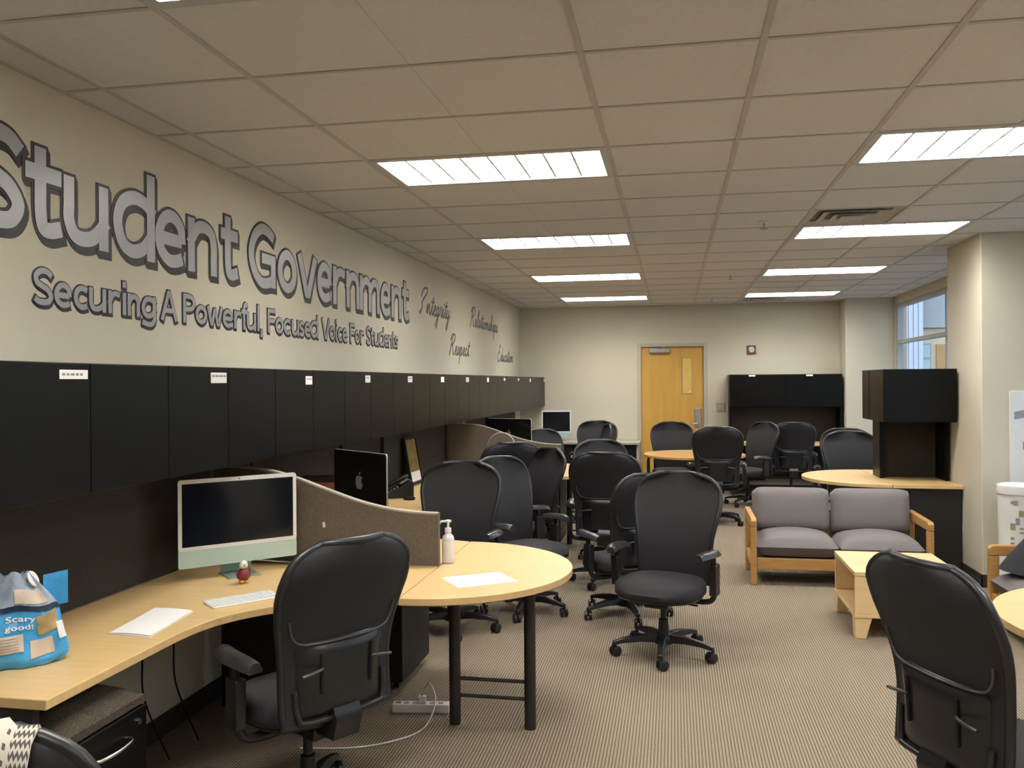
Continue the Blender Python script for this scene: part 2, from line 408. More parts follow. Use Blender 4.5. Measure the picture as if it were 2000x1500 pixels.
# ------------------------------------------------------------------ ceiling lights: pan, lamps, 8 x 3 louvre
def light_fixture(cx_ft, row_ft, label):
    x0, y0 = cx_ft*FT, row_ft*FT; W, D = 4*FT, 2*FT
    t = thing('ceiling_light', (x0+W/2, y0+D/2, HC), 0, label, 'ceiling light', 'recessed fluorescent ceiling lights')
    hw, hd, ins = W/2-0.006, D/2-0.006, 0.036
    m = MB()
    for sx in (-1, 1):
        m.box(min(sx*hw, sx*(hw-ins)), max(sx*hw, sx*(hw-ins)), -hd, hd, -0.005, 0.004)
        a, b = sorted((sx*hd, sx*(hd-ins))); m.box(-hw+ins, hw-ins, a, b, -0.005, 0.004)
    m.build('rim', 'fixture_rim', t, bevel=0.002)
    iw, idp = hw-ins, hd-ins
    h = MB()
    h.box(-iw-0.006, -iw, -idp-0.006, idp+0.006, 0.0, 0.095).box(iw, iw+0.006, -idp-0.006, idp+0.006, 0.0, 0.095)
    h.box(-iw, iw, -idp-0.006, -idp, 0.0, 0.095).box(-iw, iw, idp, idp+0.006, 0.0, 0.095).box(-iw-0.006, iw+0.006, -idp-0.006, idp+0.006, 0.095, 0.10)
    h.build('housing', 'fixture', t)
    def blade(c, along, half):                        # parabolic-ish wedge blade
        b_ = MB(); t0, t1 = 0.0055, 0.009
        if along == 'y': b_.prism_y([(c-t0, 0.004), (c+t0, 0.004), (c+t1, 0.066), (c-t1, 0.066)], -half, half)
        else: b_.prism_x([(c-t0, 0.004), (c+t0, 0.004), (c+t1, 0.066), (c-t1, 0.066)], -half, half)
        b_.build('louvre_blade', 'fixture', t)
    for i in range(1, 8): blade(-iw+2*iw*i/8, 'y', idp)
    for i in range(1, 3): blade(-idp+2*idp*i/3, 'x', iw)
    ld = bpy.data.lights.new('lamp', 'AREA'); ld.shape = 'RECTANGLE'; ld.size = 2*iw-0.02; ld.size_y = 2*idp-0.02
    ld.energy = LAMP_W; ld.color = LAMP_COL
    lo = bpy.data.objects.new('lamp', ld); COL.objects.link(lo); lo.parent = t; lo.location = (0, 0, 0.072)
    return t
ordn = {24: 'beside the far wall', 16: 'second from the far wall', 8: 'third from the far wall', 0: 'fourth from the far wall', -8: 'fifth from the far wall', -16: 'sixth from the far wall'}
for r in light_rows:
    light_fixture(0, r, 'glowing louvred troffer light in row along lettered wall, '+ordn[r])
    light_fixture(8, r, 'glowing louvred troffer light in row along window side, '+ordn[r])
# supply diffusers
def diffuser(xf, rf, label):
    t = thing('air_diffuser', ((xf+1)*FT, (rf+1)*FT, HC), 0, label, 'air vent', 'ceiling air diffusers')
    m = MB(); h = FT-0.006
    for k, (o_, z) in enumerate(((h, 0.0), (h*0.72, -0.006), (h*0.46, -0.012))):
        i_ = o_-0.055
        n = len(m.v)
        ring = [(-o_,-o_),(o_,-o_),(o_,o_),(-o_,o_)]; ringi = [(-i_,-i_),(i_,-i_),(i_,i_),(-i_,i_)]
        m.add([(x, y, z) for x, y in ring]+[(x, y, z+0.022) for x, y in ringi]+[(x, y, z+0.004) for x, y in ring]+[(x, y, z+0.026) for x, y in ringi],
              [(j, 4+j, 4+(j+1)%4, (j+1)%4) for j in range(4)]+[(8+j, 8+(j+1)%4, 12+(j+1)%4, 12+j) for j in range(4)]+[(j, (j+1)%4, 8+(j+1)%4, 8+j) for j in range(4)])
    m.build('cone_ring', 'teebar', t)
    MB().box(-0.08, 0.08, -0.08, 0.08, -0.014, -0.008).build('centre_plate', 'teebar', t)
    MB().box(-h, h, -h, h, 0.03, 0.035).build('back_plate', 'slab', t)
diffuser(8, 6, 'square stepped air diffuser in ceiling next to third light from far wall')
diffuser(8, 26, 'square stepped air diffuser in ceiling near the far wall')
for (x, y, lab) in ((2.168, 2.217, 'small pendent fire sprinkler hanging from the ceiling tile nearest the square diffuser'), (2.133, 5.323, 'small pendent fire sprinkler hanging between far ceiling light rows'), (2.05, 8.0, 'small pendent fire sprinkler hanging near the wooden door')):
    t = thing('fire_sprinkler', (x, y, HC), 0, lab, 'sprinkler', 'ceiling fire sprinklers')
    MB().lathe([(0.0, -0.006), (0.035, -0.006), (0.04, -0.001)], n=16).build('escutcheon', 'white', t)
    MB().cyl((0, 0, -0.002), (0, 0, -0.045), 0.008, n=8).build('pipe', 'steel', t)
    MB().lathe([(0.005, -0.052), (0.028, -0.05), (0.028, -0.046), (0.005, -0.046)], n=12).build('deflector', 'steel', t)

# ================================================================== OUTSIDE
eg = MB().box(4.66, 30, -15, 40, -0.4, -0.3).build('ground_outside', 'ext_ground'); struct(eg)
t = thing('neighbour_wing', (7.5, 16.0, -0.3), 0, 'neighbouring building with pale ribbed panels seen through the window', 'building')
MB().box(-0.76, 6.0, 0.0, 0.3, 0, 3.02).build('wall', 'ext_cream', t)
MB().box(-0.76, 6.0, -0.18, 0.3, 3.03, 6.2).build('fascia', 'ext_grey', t, bevel=0.01)
for i in range(11): MB().box(-1.85+i*0.1, -1.85+i*0.1+0.088, -0.55, 0.3, 0, 6.0).build('wall_panel', 'ext_fin', t, bevel=0.008)
MB().box(-1.87, -0.75, -0.5, 0.29, 0, 5.95).build('panel_backing', 'ext_grey', t)
wn = MB().box(-0.72, -0.46, -0.05, 0.0, 1.5, 2.70).build('window_frame', 'ext_grey', t, bevel=0.006)
MB().box(-0.72, -0.50, -0.055, -0.05, 2.40, 2.66).build('window_pane', 'ext_pane', wn); MB().box(-0.72, -0.50, -0.055, -0.05, 1.6, 2.34).build('window_pane', 'ext_pane', wn)
MB().box(-0.36, 0.5, -0.05, 0.0, 0.0, 2.68).build('door_panel', 'ext_orange', t, bevel=0.006)

# ================================================================== OVERHEAD CABINETS on the left wall
CX, CZ0, CZ1, CW = -0.40, 1.245, 1.685, 0.914
DZ = 0.737             # desk height
cab_names = {-1: 'nearest the end of the wall desk', 0: 'above the pale-framed computer', 1: 'above the first curved fabric screen', 2: 'above the black computer back', 3: 'above the desk telephone', 4: 'above the picture frame', 5: 'just before the second curved screen', 6: 'above the second curved screen', 7: 'above the second black computer back', 8: 'fourth from the far wall', 9: 'third from the far wall', 10: 'second from the far wall', 11: 'against the far wall'}
for k in range(-2, 12):
    y0 = -1.59+CW*(k-1); y1 = y0+CW
    if k == 11: y0, y1 = -1.59+CW*10, 8.46
    if k == 11: y1 = 8.84
    if k == 10: pass
    wdt = y1-y0
    if wdt < 0.2: continue
    lab = 'black overhead storage cabinet on left wall, '+cab_names.get(k, 'first of the row, beyond the desk end')
    t = thing('overhead_cabinet', (XL, y0, CZ0), 0, lab, 'cabinet', 'overhead cabinets along the lettered wall')
    dpt = CX-XL
    MB().box(0, dpt-0.02, 0.001, wdt-0.001, 0, CZ1-CZ0).build('body', 'cabinet', t)
    half = wdt/2
    for j in range(2):
        d_ = MB().box(dpt-0.019, dpt, j*half+0.002, (j+1)*half-0.002, 0.002, CZ1-CZ0-0.002).build('door', 'cabinet', t, bevel=0.002)
        if j == 1 and k >= 0:
            lw = [0.075, 0.13, 0.085, 0.09, 0.11, 0.10, 0.12, 0.10, 0.10, 0.09, 0.10, 0.10][min(k, 11)]
            if k == 0: lw = 0.135
            lh = 0.03 if k in (0, 8, 9) else 0.045
            yb = wdt-0.015-lw; zt = CZ1-CZ0-0.024-(0.01 if k == 2 else 0)
            l_ = MB().box(dpt, dpt+0.0012, yb, yb+lw, zt-lh, zt).build('name_label', 'paper', d_)
            if k < 5:
                mk = MB(); yy = yb+0.01
                while yy < yb+lw-0.02:
                    q = random.uniform(0.012, 0.028); mk.box(dpt+0.0012, dpt+0.0016, yy, min(yy+q, yb+lw-0.008), zt-0.019, zt-0.011); yy += q+0.006
                mk.build('label_print', 'ink', d_)

# tackboards between desk and cabinets, with darker panels standing in front of them
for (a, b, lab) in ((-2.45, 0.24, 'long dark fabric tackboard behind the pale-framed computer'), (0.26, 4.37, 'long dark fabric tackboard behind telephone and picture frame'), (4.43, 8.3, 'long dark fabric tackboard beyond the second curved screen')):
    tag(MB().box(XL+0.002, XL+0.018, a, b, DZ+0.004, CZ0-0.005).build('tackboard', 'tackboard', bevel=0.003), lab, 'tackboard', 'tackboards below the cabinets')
for (a, b, lab) in ((1.52, 2.03, 'black upright panel against tackboard behind the black computer back'), (2.40, 2.86, 'black upright panel against tackboard behind the desk telephone'), (6.3, 8.2, 'black upright panel against tackboard below the last cabinets')):
    tag(MB().box(XL+0.020, XL+0.045, a, b, DZ+0.004, CZ0-0.007).build('upright_panel', 'black_panel', bevel=0.003), lab, 'panel', 'black panels below the cabinets')
for (y, z, r, lab) in ((4.60, 0.88, 0.035, 'round grey sticker on tackboard above the second desk'), (5.15, 1.17, 0.045, 'round pale sticker under the cabinets behind second screen')):
    tag(MB().cyl((XL+0.021, y, z), (XL+0.024, y, z), r, n=24).build('round_sticker', 'steel'), lab, 'sticker', 'round stickers on the tackboards')

# ================================================================== WALL DESKS, PENINSULAS, SCREENS
PEN = [-0.19, 4.40]
def corner_poly(yc, sgn, ylen):
    # corner worktop: wall edge x=-0.775, front x=-0.19, sweeping out to the half-round seam at x=0.42
    pts = [(-0.775, 0), (-0.775, ylen), (-0.19, ylen)]
    arc = [(-0.19, 1.35), (-0.185, 1.18), (-0.16, 1.05), (-0.11, 0.94), (-0.03, 0.84), (0.08, 0.755), (0.20, 0.70), (0.32, 0.665), (0.42, 0.635)]
    sm = smooth_path([(x, y, 0) for x, y in arc], 4)
    pts += [(p.x, p.y) for p in sm]+[(0.42, 0)]
    pts = [(x, yc+sgn*y) for x, y in pts]
    return pts if sgn < 0 else pts[::-1]
def worktop(name, poly, label, supports, group):
    cx = sum(p[0] for p in poly)/len(poly); cy = sum(p[1] for p in poly)/len(poly)
    t = thing(name, (cx, cy, 0), 0, label, 'desk', group)
    pl = [(x-cx, y-cy) for x, y in poly]
    MB().prism(pl, DZ-0.030, DZ).build('worktop', 'maple', t, bevel=0.003)
    for s_ in supports: MB().box(s_[0]-cx, s_[1]-cx, s_[2]-cy, s_[3]-cy, s_[4] if len(s_) > 4 else 0.0, DZ-0.031).build('support_panel', 'black_panel', t, bevel=0.003)
    return t
worktop('corner_desk', corner_poly(PEN[0], -1, 1.88), 'maple corner desk carrying the pale-framed computer and blue bag', [(-0.76, -0.25, -2.05, -2.02), (-0.70, 0.02, -0.215, -0.195)], 'maple corner desks along the wall')
worktop('corner_desk', corner_poly(PEN[0], 1, 1.84), 'maple corner desk behind the first curved screen, holding the black computer', [(-0.76, -0.25, 1.60, 1.63), (-0.70, -0.2, 0.0, 0.02)], 'maple corner desks along the wall')
worktop('straight_desk', [(-0.775, 1.655), (-0.19, 1.655), (-0.19, 2.545), (-0.775, 2.545)], 'straight maple desk section holding the telephone', [(-0.76, -0.25, 1.67, 1.70), (-0.76, -0.25, 2.50, 2.53)], 'straight desk sections')
worktop('corner_desk', corner_poly(PEN[1], -1, 1.85), 'maple corner desk holding the picture frame', [(-0.76, -0.25, 2.56, 2.59), (0.36, 0.40, 3.85, 4.36)], 'maple corner desks along the wall')
worktop('corner_desk', corner_poly(PEN[1], 1, 1.84), 'maple corner desk behind the second curved screen', [(-0.76, -0.25, 6.2, 6.23), (0.36, 0.40, 4.44, 4.95)], 'maple corner desks along the wall')
worktop('straight_desk', [(-0.775, 6.245), (-0.19, 6.245), (-0.19, 8.235), (-0.775, 8.235)], 'straight desk section running up to the far wall desk', [(-0.76, -0.25, 6.26, 6.29), (-0.76, -0.25, 8.19, 8.22)], 'straight desk sections')
def half_round(loc, rz, label, posts=True, r=0.635):
    t = thing('half_round_table', loc, rz, label, 'table', 'half-round table ends')
    poly = [(0.002, -r)]+[(r*math.sin(a), -r*math.cos(a)) for a in [PI*i/40 for i in range(1, 40)]]+[(0.002, r)]
    MB().prism(poly, DZ-0.030, DZ).build('tabletop', 'maple', t, bevel=0.003)
    for x in (0.08, 0.44): MB().cyl((x, -0.03, 0.0), (x, -0.03, DZ-0.03), 0.0275, n=16).build('leg', 'darkmetal', t, smooth=40)
    for z in (0.135, 0.215): MB().cyl((0.08, -0.03, z), (0.44, -0.03, z), 0.009, n=8).build('crossbar', 'darkmetal', t, smooth=40)
    MB().box(0.02, 0.5, -0.06, 0.0, DZ-0.055, DZ-0.031).build('bracket', 'darkmetal', t, bevel=0.004)
    return t
half_round((0.422, PEN[0], 0), 0, 'half-round maple table end with white paper and pump bottle')
half_round((0.422, PEN[1], 0), 0, 'half-round maple table end below the second curved screen')
def desk_screen(yc, label):
    t = thing('desk_screen', (0, yc, DZ), 0, label, 'desk screen', 'curved fabric desk screens')
    prof = smooth_path([(-0.74, 0.46, 0), (-0.60, 0.455, 0), (-0.44, 0.440, 0), (-0.30, 0.405, 0), (-0.14, 0.350, 0), (0.02, 0.298, 0), (0.17, 0.265, 0), (0.30, 0.250, 0), (0.415, 0.246, 0)], 4)
    poly = [(p.x, p.y) for p in prof]
    MB().prism_y([(-0.74, 0.0), (0.415, 0.0)]+poly[::-1], -0.016, 0.016).build('fabric_panel', 'fabric_screen', t)
    cap = MB()
    cap.slab(lambda u, v: (interp_x(poly, u)[0], -0.018+0.036*v, interp_x(poly, u)[1]), lambda u, v: (interp_x(poly, u)[0], -0.018+0.036*v, interp_x(poly, u)[1]+0.008), 32, 1)
    cap.build('top_trim', 'screen_trim', t)
    MB().box(0.415, 0.421, -0.017, 0.017, 0.0, 0.252).build('end_trim', 'fabric_screen', t)
    return t
def interp_x(poly, u):
    k = u*(len(poly)-1); i = min(int(k), len(poly)-2); f = k-i
    return (poly[i][0]+(poly[i+1][0]-poly[i][0])*f, poly[i][1]+(poly[i+1][1]-poly[i][1])*f)
ds = desk_screen(PEN[0], 'brown fabric desk screen with swooping top beside the pump bottle')
MB().obox((-0.155, -0.018, 0.185), (0.006, 0, 0.002), (0, 0.003, 0), (-0.002, 0, 0.013)).build('push_pin', 'white', ds)
desk_screen(PEN[1], 'brown fabric desk screen with swooping top on the second desk island')
# small domed screen in front of the second island
t = thing('domed_screen', (-0.10, 3.95, DZ), 0, 'small domed fabric screen with pale rim on second island', 'desk screen')
dome = [(-0.13, 0.0)]+[(-0.13*math.cos(a), 0.26+0.13*math.sin(a)) for a in [PI*i/16 for i in range(17)]]+[(0.13, 0.0)]
MB().prism_y(dome[::-1], -0.01, 0.01).build('fabric_panel', 'fabric_screen', t)
MB().tube([(x, 0, z) for x, z in dome], 0.008, 6).build('rim', 'screen_trim', t, smooth=60)

# right-hand desk islands
def right_island(cx, yc, xend, label_end, label_desk, ylo=0.635):
    half_round((cx-0.002, yc, 0), PI, label_end)
    t = thing('island_desk', ((cx+xend)/2, yc, 0), 0, label_desk, 'desk', 'desk islands on the window side')
    hw = (xend-cx)/2
    MB().box(-hw+0.001, hw, -ylo, ylo, DZ-0.03, DZ).build('worktop', 'maple', t, bevel=0.003)
    MB().box(-hw+0.05, hw-0.01, -ylo+0.03, -ylo+0.05, 0, DZ-0.031).build('modesty_panel', 'black_panel', t)
    MB().box(-hw+0.05, hw-0.01, ylo-0.05, ylo-0.03, 0, DZ-0.031).build('modesty_panel', 'black_panel', t)
    MB().box(hw-0.03, hw-0.01, -ylo+0.051, ylo-0.051, 0, DZ-0.031).build('end_panel', 'black_panel', t)
right_island(3.32, 4.11, 3.862, 'half-round maple table end below the freestanding black hutch', 'maple island desk carrying the freestanding black hutch')
right_island(3.34, -0.75, 4.40, 'half-round maple table end beside the end table', 'maple island desk by the near window')

# freestanding double-sided hutch
t = thing('double_hutch', (3.56, 4.11, DZ), 0, 'tall black double-sided hutch standing on maple island desk', 'hutch')
MB().box(-0.29, 0.29, -0.53, -0.02, 0.515, 0.965).build('overhead_bin', 'cabinet', t, bevel=0.004)
MB().box(-0.29, 0.29, 0.02, 0.30, 0.515, 0.965).build('overhead_bin', 'cabinet', t, bevel=0.004)
MB().box(-0.286, 0.286, -0.02, 0.02, 0.52, 0.96).build('spine', 'black_panel', t)
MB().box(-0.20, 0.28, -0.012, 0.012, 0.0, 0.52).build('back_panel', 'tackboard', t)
MB().box(-0.235, -0.20, -0.14, 0.14, 0.0, 0.515).build('end_panel', 'cabinet', t, bevel=0.006)
MB().box(0.26, 0.292, -0.30, 0.14, 0.0, 0.515).build('end_panel', 'cabinet', t, bevel=0.006)

# far wall hutch + desk
t = thing('hutch', (3.075, 8.86, DZ), 0, 'wide black hutch with overhead doors against the far wall', 'hutch')
MB().box(-0.765, 0.765, -0.355, -0.002, 0.50, 0.965).build('overhead_bin', 'cabinet', t, bevel=0.004)
MB().box(-0.76, -0.003, -0.375, -0.356, 0.505, 0.96).build('door', 'cabinet', t, bevel=0.003)
MB().box(0.003, 0.76, -0.375, -0.356, 0.505, 0.96).build('door', 'cabinet', t, bevel=0.003)
for x in (-0.765, 0.735): MB().box(x, x+0.03, -0.34, -0.002, 0, 0.50).build('end_panel', 'cabinet', t)
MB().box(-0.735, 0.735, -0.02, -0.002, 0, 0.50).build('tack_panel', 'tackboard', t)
for x in (-0.50, 0.28): MB().box(x, x+0.09, -0.3765, -0.375, 0.935, 0.958).build('name_label', 'paper', t)
t = thing('hutch_desk', (3.075, 8.55, 0), 0, 'maple desk under the wide hutch on far wall', 'desk')
MB().box(-0.77, 0.77, -0.30, 0.30, DZ-0.03, DZ).build('worktop', 'maple', t, bevel=0.003)
MB().box(-0.75, -0.72, -0.28, 0.29, 0, DZ-0.031).build('side_panel', 'black_panel', t); MB().box(0.72, 0.75, -0.28, 0.29, 0, DZ-0.031).build('side_panel', 'black_panel', t)
MB().box(-0.72, 0.72, 0.20, 0.22, 0.2, DZ-0.031).build('modesty_panel', 'black_panel', t)
t = thing('grey_desk', (0.14, 8.55, 0), 0, 'pale grey desk against far wall left of the door', 'desk')
MB().box(-0.90, 0.90, -0.30, 0.30, DZ-0.03, DZ).build('worktop', 'greylam', t, bevel=0.003)
MB().box(0.86, 0.885, -0.28, 0.29, 0, DZ-0.031).build('side_panel', 'greylam', t); MB().box(-0.885, -0.86, -0.28, 0.29, 0, DZ-0.031).build('side_panel', 'black_panel', t)
MB().box(-0.86, 0.86, -0.20, -0.18, 0.1, DZ-0.031).build('modesty_panel', 'black_panel', t)

# far round table
t = thing('round_table', (1.765, 6.45, 0), 0, 'round wooden pedestal table in front of the wooden door', 'table')
mat('table_oak', (0.52, 0.29, 0.10), 0.4, var=0.06, scale=3, stretch=(1, 10, 1))
MB().lathe([(0.585, DZ-0.03), (0.60, DZ-0.026), (0.60, DZ-0.004), (0.596, DZ)], n=64).build('tabletop', 'table_oak', t, smooth=30)
MB().cyl((0, 0, 0.05), (0, 0, DZ-0.031), 0.05, n=16).build('pedestal', 'darkmetal', t, smooth=40)
for k in range(4):
    a = PI/4+k*PI/2
    MB().tube([(0.04*math.cos(a), 0.04*math.sin(a), 0.06), (0.35*math.cos(a), 0.35*math.sin(a), 0.02)], [0.026, 0.019], 8).build('foot', 'darkmetal', t)

# ================================================================== OFFICE CHAIRS
WB = [(0, 0.224), (0.15, 0.225), (0.3, 0.226), (0.45, 0.236), (0.6, 0.256), (0.72, 0.270)]
def back_w(v):
    if v <= 0.72: return interp(WB, v)
    return max(0.13, 0.270*max(0.0, 1-((v-0.72)/0.28)**3.3)**(1/3.3))
VR = [0.72*i/12 for i in range(12)]+[0.72+0.28*math.sin(PI/2*i/9)*0.985 for i in range(10)]
def bk(u, v, off=0.0):      # u in -1..1, v in 0..1 up the back; off > 0 is towards the sitter
    wv = back_w(v)
    y = -0.215-0.125*v+0.045*math.sin(PI*min(1, v*1.15))+0.05*u*u*(0.4+0.6*v)
    return (u*wv, y+off, 0.42+0.625*v+0.020*(1-(u*wv/0.262)**2)*max(0, (v-0.6)/0.4))
def make_chair():
    t = thing('office_chair', (0, 0, 0), 0, 'black office chair', 'office chair')
    def sup(a, rx, ry, e=2.6):
        c, s = math.cos(a), math.sin(a)
        return (rx*math.copysign(abs(c)**(2/e), c), ry*math.copysign(abs(s)**(2/e), s))
    m = MB(); n = 36; rings = [(0.90, 0.385), (0.99, 0.40), (1.0, 0.425), (0.985, 0.452), (0.93, 0.470), (0.78, 0.480), (0.5, 0.482), (0.15, 0.480)]
    vs = []
    for s_, z in rings:
        for j in range(n):
            x, y = sup(2*PI*j/n, 0.255*s_, 0.245*s_); zz = z-(0.03*max(0, (y-0.08)/0.17)**2 if z > 0.44 else 0)
            vs.append((x, y+0.045, zz))
    k = len(rings)
    fs = [(i*n+j, i*n+(j+1)%n, (i+1)*n+(j+1)%n, (i+1)*n+j) for i in range(k-1) for j in range(n)]+[tuple(range(n-1,-1,-1)), tuple((k-1)*n+j for j in range(n))]
    m.add(vs, fs); m.build('seat', 'chair_fabric', t, smooth=60)
    m = MB(); vs = []
    for s_, z in ((0.55, 0.365), (0.93, 0.378), (0.95, 0.39)):
        for j in range(n):
            x, y = sup(2*PI*j/n, 0.255*s_, 0.245*s_); vs.append((x, y+0.045, z))
    m.add(vs, [(i*n+j, i*n+(j+1)%n, (i+1)*n+(j+1)%n, (i+1)*n+j) for i in range(2) for j in range(n)]+[tuple(range(n-1,-1,-1)), tuple(2*n+j for j in range(n))])
    m.build('seat_shell', 'chair_plastic', t, smooth=60)
    # back: cushion face, rim, rear shell
    MB().slab(lambda u, v: bk(-(2*u-1), VR[round(v*21)], -0.010), lambda u, v: bk(-(2*u-1), VR[round(v*21)], 0.012+0.012*(1-(2*u-1)**2)), 14, 21).build('backrest', 'chair_mesh', t, smooth=50)
    per = [bk(-1, v) for v in VR]+[bk(-1+2*i/6, VR[-1]) for i in range(1, 6)]+[bk(1, v) for v in VR[::-1]]+[bk(1-2*i/6, 0) for i in range(1, 6)]
    MB().tube([(x, y, z) for x, y, z in per], 0.015, 8, closed=True).build('back_frame', 'chair_rim', t, smooth=70)
    def shell(u, v, o): 
        e = max(0, 1-abs(2*u-1)**5)*max(0, 1-abs(2*v-1)**7)
        return bk(-0.80*(2*u-1), 0.03+0.43*v, -0.012-o*e)
    lp = MB().slab(lambda u, v: shell(u, v, 0.034), lambda u, v: shell(u, v, 0.0), 14, 12).build('lumbar_panel', 'chair_plastic', t, smooth=40)
    upath = smooth_path([bk(-0.88, 0.60, -0.016), bk(-0.86, 0.51, -0.022), bk(-0.72, 0.462, -0.026), bk(-0.3, 0.455, -0.030), bk(0.3, 0.455, -0.030), bk(0.72, 0.462, -0.026), bk(0.86, 0.51, -0.022), bk(0.88, 0.60, -0.016)], 5)
    MB().tube(upath, 0.0045, 6).build('pocket_rim', 'chair_seam', t, smooth=70)
    lpath = smooth_path([bk(-0.84, 0.20, -0.02), bk(-0.80, 0.05, -0.022), bk(-0.6, 0.015, -0.026), bk(0.6, 0.015, -0.026), bk(0.80, 0.05, -0.022), bk(0.84, 0.20, -0.02)], 5)
    MB().tube(lpath, 0.011, 6).build('lower_rail', 'chair_rim', t, smooth=70)
    for s in (-1, 1):
        a, b_ = Vector(bk(s*0.46, 0.17, -0.047)), Vector(bk(s*0.46, 0.40, -0.047))
        sl = MB().tube([a, b_], 0.006, 6).build('slot', 'gap', lp)
        c_ = Vector(bk(s*0.46, 0.315, -0.05))
        MB().tube(smooth_path([c_, c_+Vector((s*0.02, -0.012, 0.0)), c_+Vector((s*0.055, -0.014, -0.004)), c_+Vector((s*0.085, -0.006, -0.010))], 3), 0.006, 6).build('lever', 'chair_seam', lp, smooth=70)
    p0 = Vector(bk(0, 0.05, -0.02))
    MB().slab(lambda u, v: (-0.055+0.11*u, interp([(0, -0.245), (0.45, -0.27), (1, -0.235)], v), interp([(0, 0.345), (0.3, 0.40), (1, 0.49)], v)),
              lambda u, v: (-0.055+0.11*u, interp([(0, -0.10), (0.45, -0.225), (1, -0.20)], v), interp([(0, 0.345), (0.3, 0.385), (1, 0.49)], v)), 2, 8).build('back_bracket', 'chair_plastic', t, smooth=40)
    # mechanism, column, base
    mc = MB().box(-0.075, 0.075, -0.15, 0.13, 0.315, 0.366).build('mechanism', 'chair_plastic', t, bevel=0.012)
    MB().tube([(0.07, 0.06, 0.345), (0.20, 0.07, 0.345), (0.26, 0.07, 0.338)], 0.006, 6).build('height_lever', 'chair_plastic', mc)
    MB().tube([(-0.07, 0.02, 0.345), (-0.22, 0.03, 0.34)], 0.006, 6).build('tilt_lever', 'chair_plastic', mc)
    MB().lathe([(0.018, 0.316), (0.018, 0.215), (0.028, 0.21), (0.034, 0.12), (0.034, 0.10)][::-1], n=16).build('gas_column', 'chair_plastic', t, smooth=40)
    MB().lathe([(0.045, 0.065), (0.055, 0.07), (0.055, 0.105), (0.04, 0.125), (0.03, 0.128)], n=20).build('hub', 'chair_plastic', t, smooth=40)
    for k_ in range(5):
        a = PI/2+k_*2*PI/5+0.3
        d = Vector((math.cos(a), math.sin(a), 0)); nn = Vector((-d.y, d.x, 0))
        pts = [(0.04, 0.100, 0.030, 0.022), (0.14, 0.104, 0.026, 0.019), (0.24, 0.092, 0.020, 0.014), (0.305, 0.076, 0.017, 0.011)]
        m = MB(); vs = []
        for (r_, z, hw, hh) in pts:
            c = d*r_+Vector((0, 0, z))
            vs += [c+nn*hw-Vector((0, 0, hh)), c-nn*hw-Vector((0, 0, hh)), c-nn*hw*0.7+Vector((0, 0, hh)), c+nn*hw*0.7+Vector((0, 0, hh))]
        m.add(vs, [(i*4+j, i*4+(j+1)%4, i*4+4+(j+1)%4, i*4+4+j) for i in range(3) for j in range(4)]+[(3, 2, 1, 0), (12, 13, 14, 15)])
        lg_ = m.build('base_leg', 'chair_plastic', t, smooth=35, bevel=0.004)
        ca = a+0.7+k_*1.9; ax = Vector((math.cos(ca), math.sin(ca), 0)); c = d*0.30+Vector((0, 0, 0.030))+Vector((-ax.y, ax.x, 0))*0.014
        m = MB()
        m.tube([c-ax*0.026, c-ax*0.022, c-ax*0.008, c-ax*0.005], [0.024, 0.030, 0.030, 0.020], 16).tube([c+ax*0.005, c+ax*0.008, c+ax*0.022, c+ax*0.026], [0.020, 0.030, 0.030, 0.024], 16)
        m.cyl(d*0.30+Vector((0, 0, 0.03)), d*0.30+Vector((0, 0, 0.075)), 0.009, n=8)
        m.build('caster', 'chair_plastic', lg_, smooth=40)
    for s in (-1, 1):
        ar = MB()
        ar.tube(smooth_path([(s*0.10, -0.03, 0.350), (s*0.24, -0.03, 0.352), (s*0.295, -0.03, 0.385), (s*0.305, -0.02, 0.50), (s*0.30, 0.0, 0.63)], 4), 0.017, 8)
        ar_o = ar.box(min(s*0.283, s*0.325), max(s*0.283, s*0.325), -0.055, 0.02, 0.40, 0.58).build('armrest', 'chair_plastic', t, smooth=40, bevel=0.006)
        prof = [(-0.13, 0.030), (-0.11, 0.040), (-0.03, 0.047), (0.06, 0.045), (0.12, 0.036), (0.135, 0.025)]
        def pad(u, v, top):
            yy = -0.13+0.265*v; hw = interp(prof, yy); bend = 0.03*(v-0.4)**2*4*-s
            z = 0.630+(0.030*(1-abs(2*u-1)**3)+0.006 if top else 0)-0.012*abs(2*v-1)**4-0.01*(1-v)
            return (s*0.292+bend*0.6+(2*u-1)*hw*(1 if top else 0.8), yy+0.02, z)
        MB().slab(lambda u, v: pad(u, v, False), lambda u, v: pad(u, v, True), 8, 12).build('arm_pad', 'chair_pad', ar_o, smooth=50)
    return t
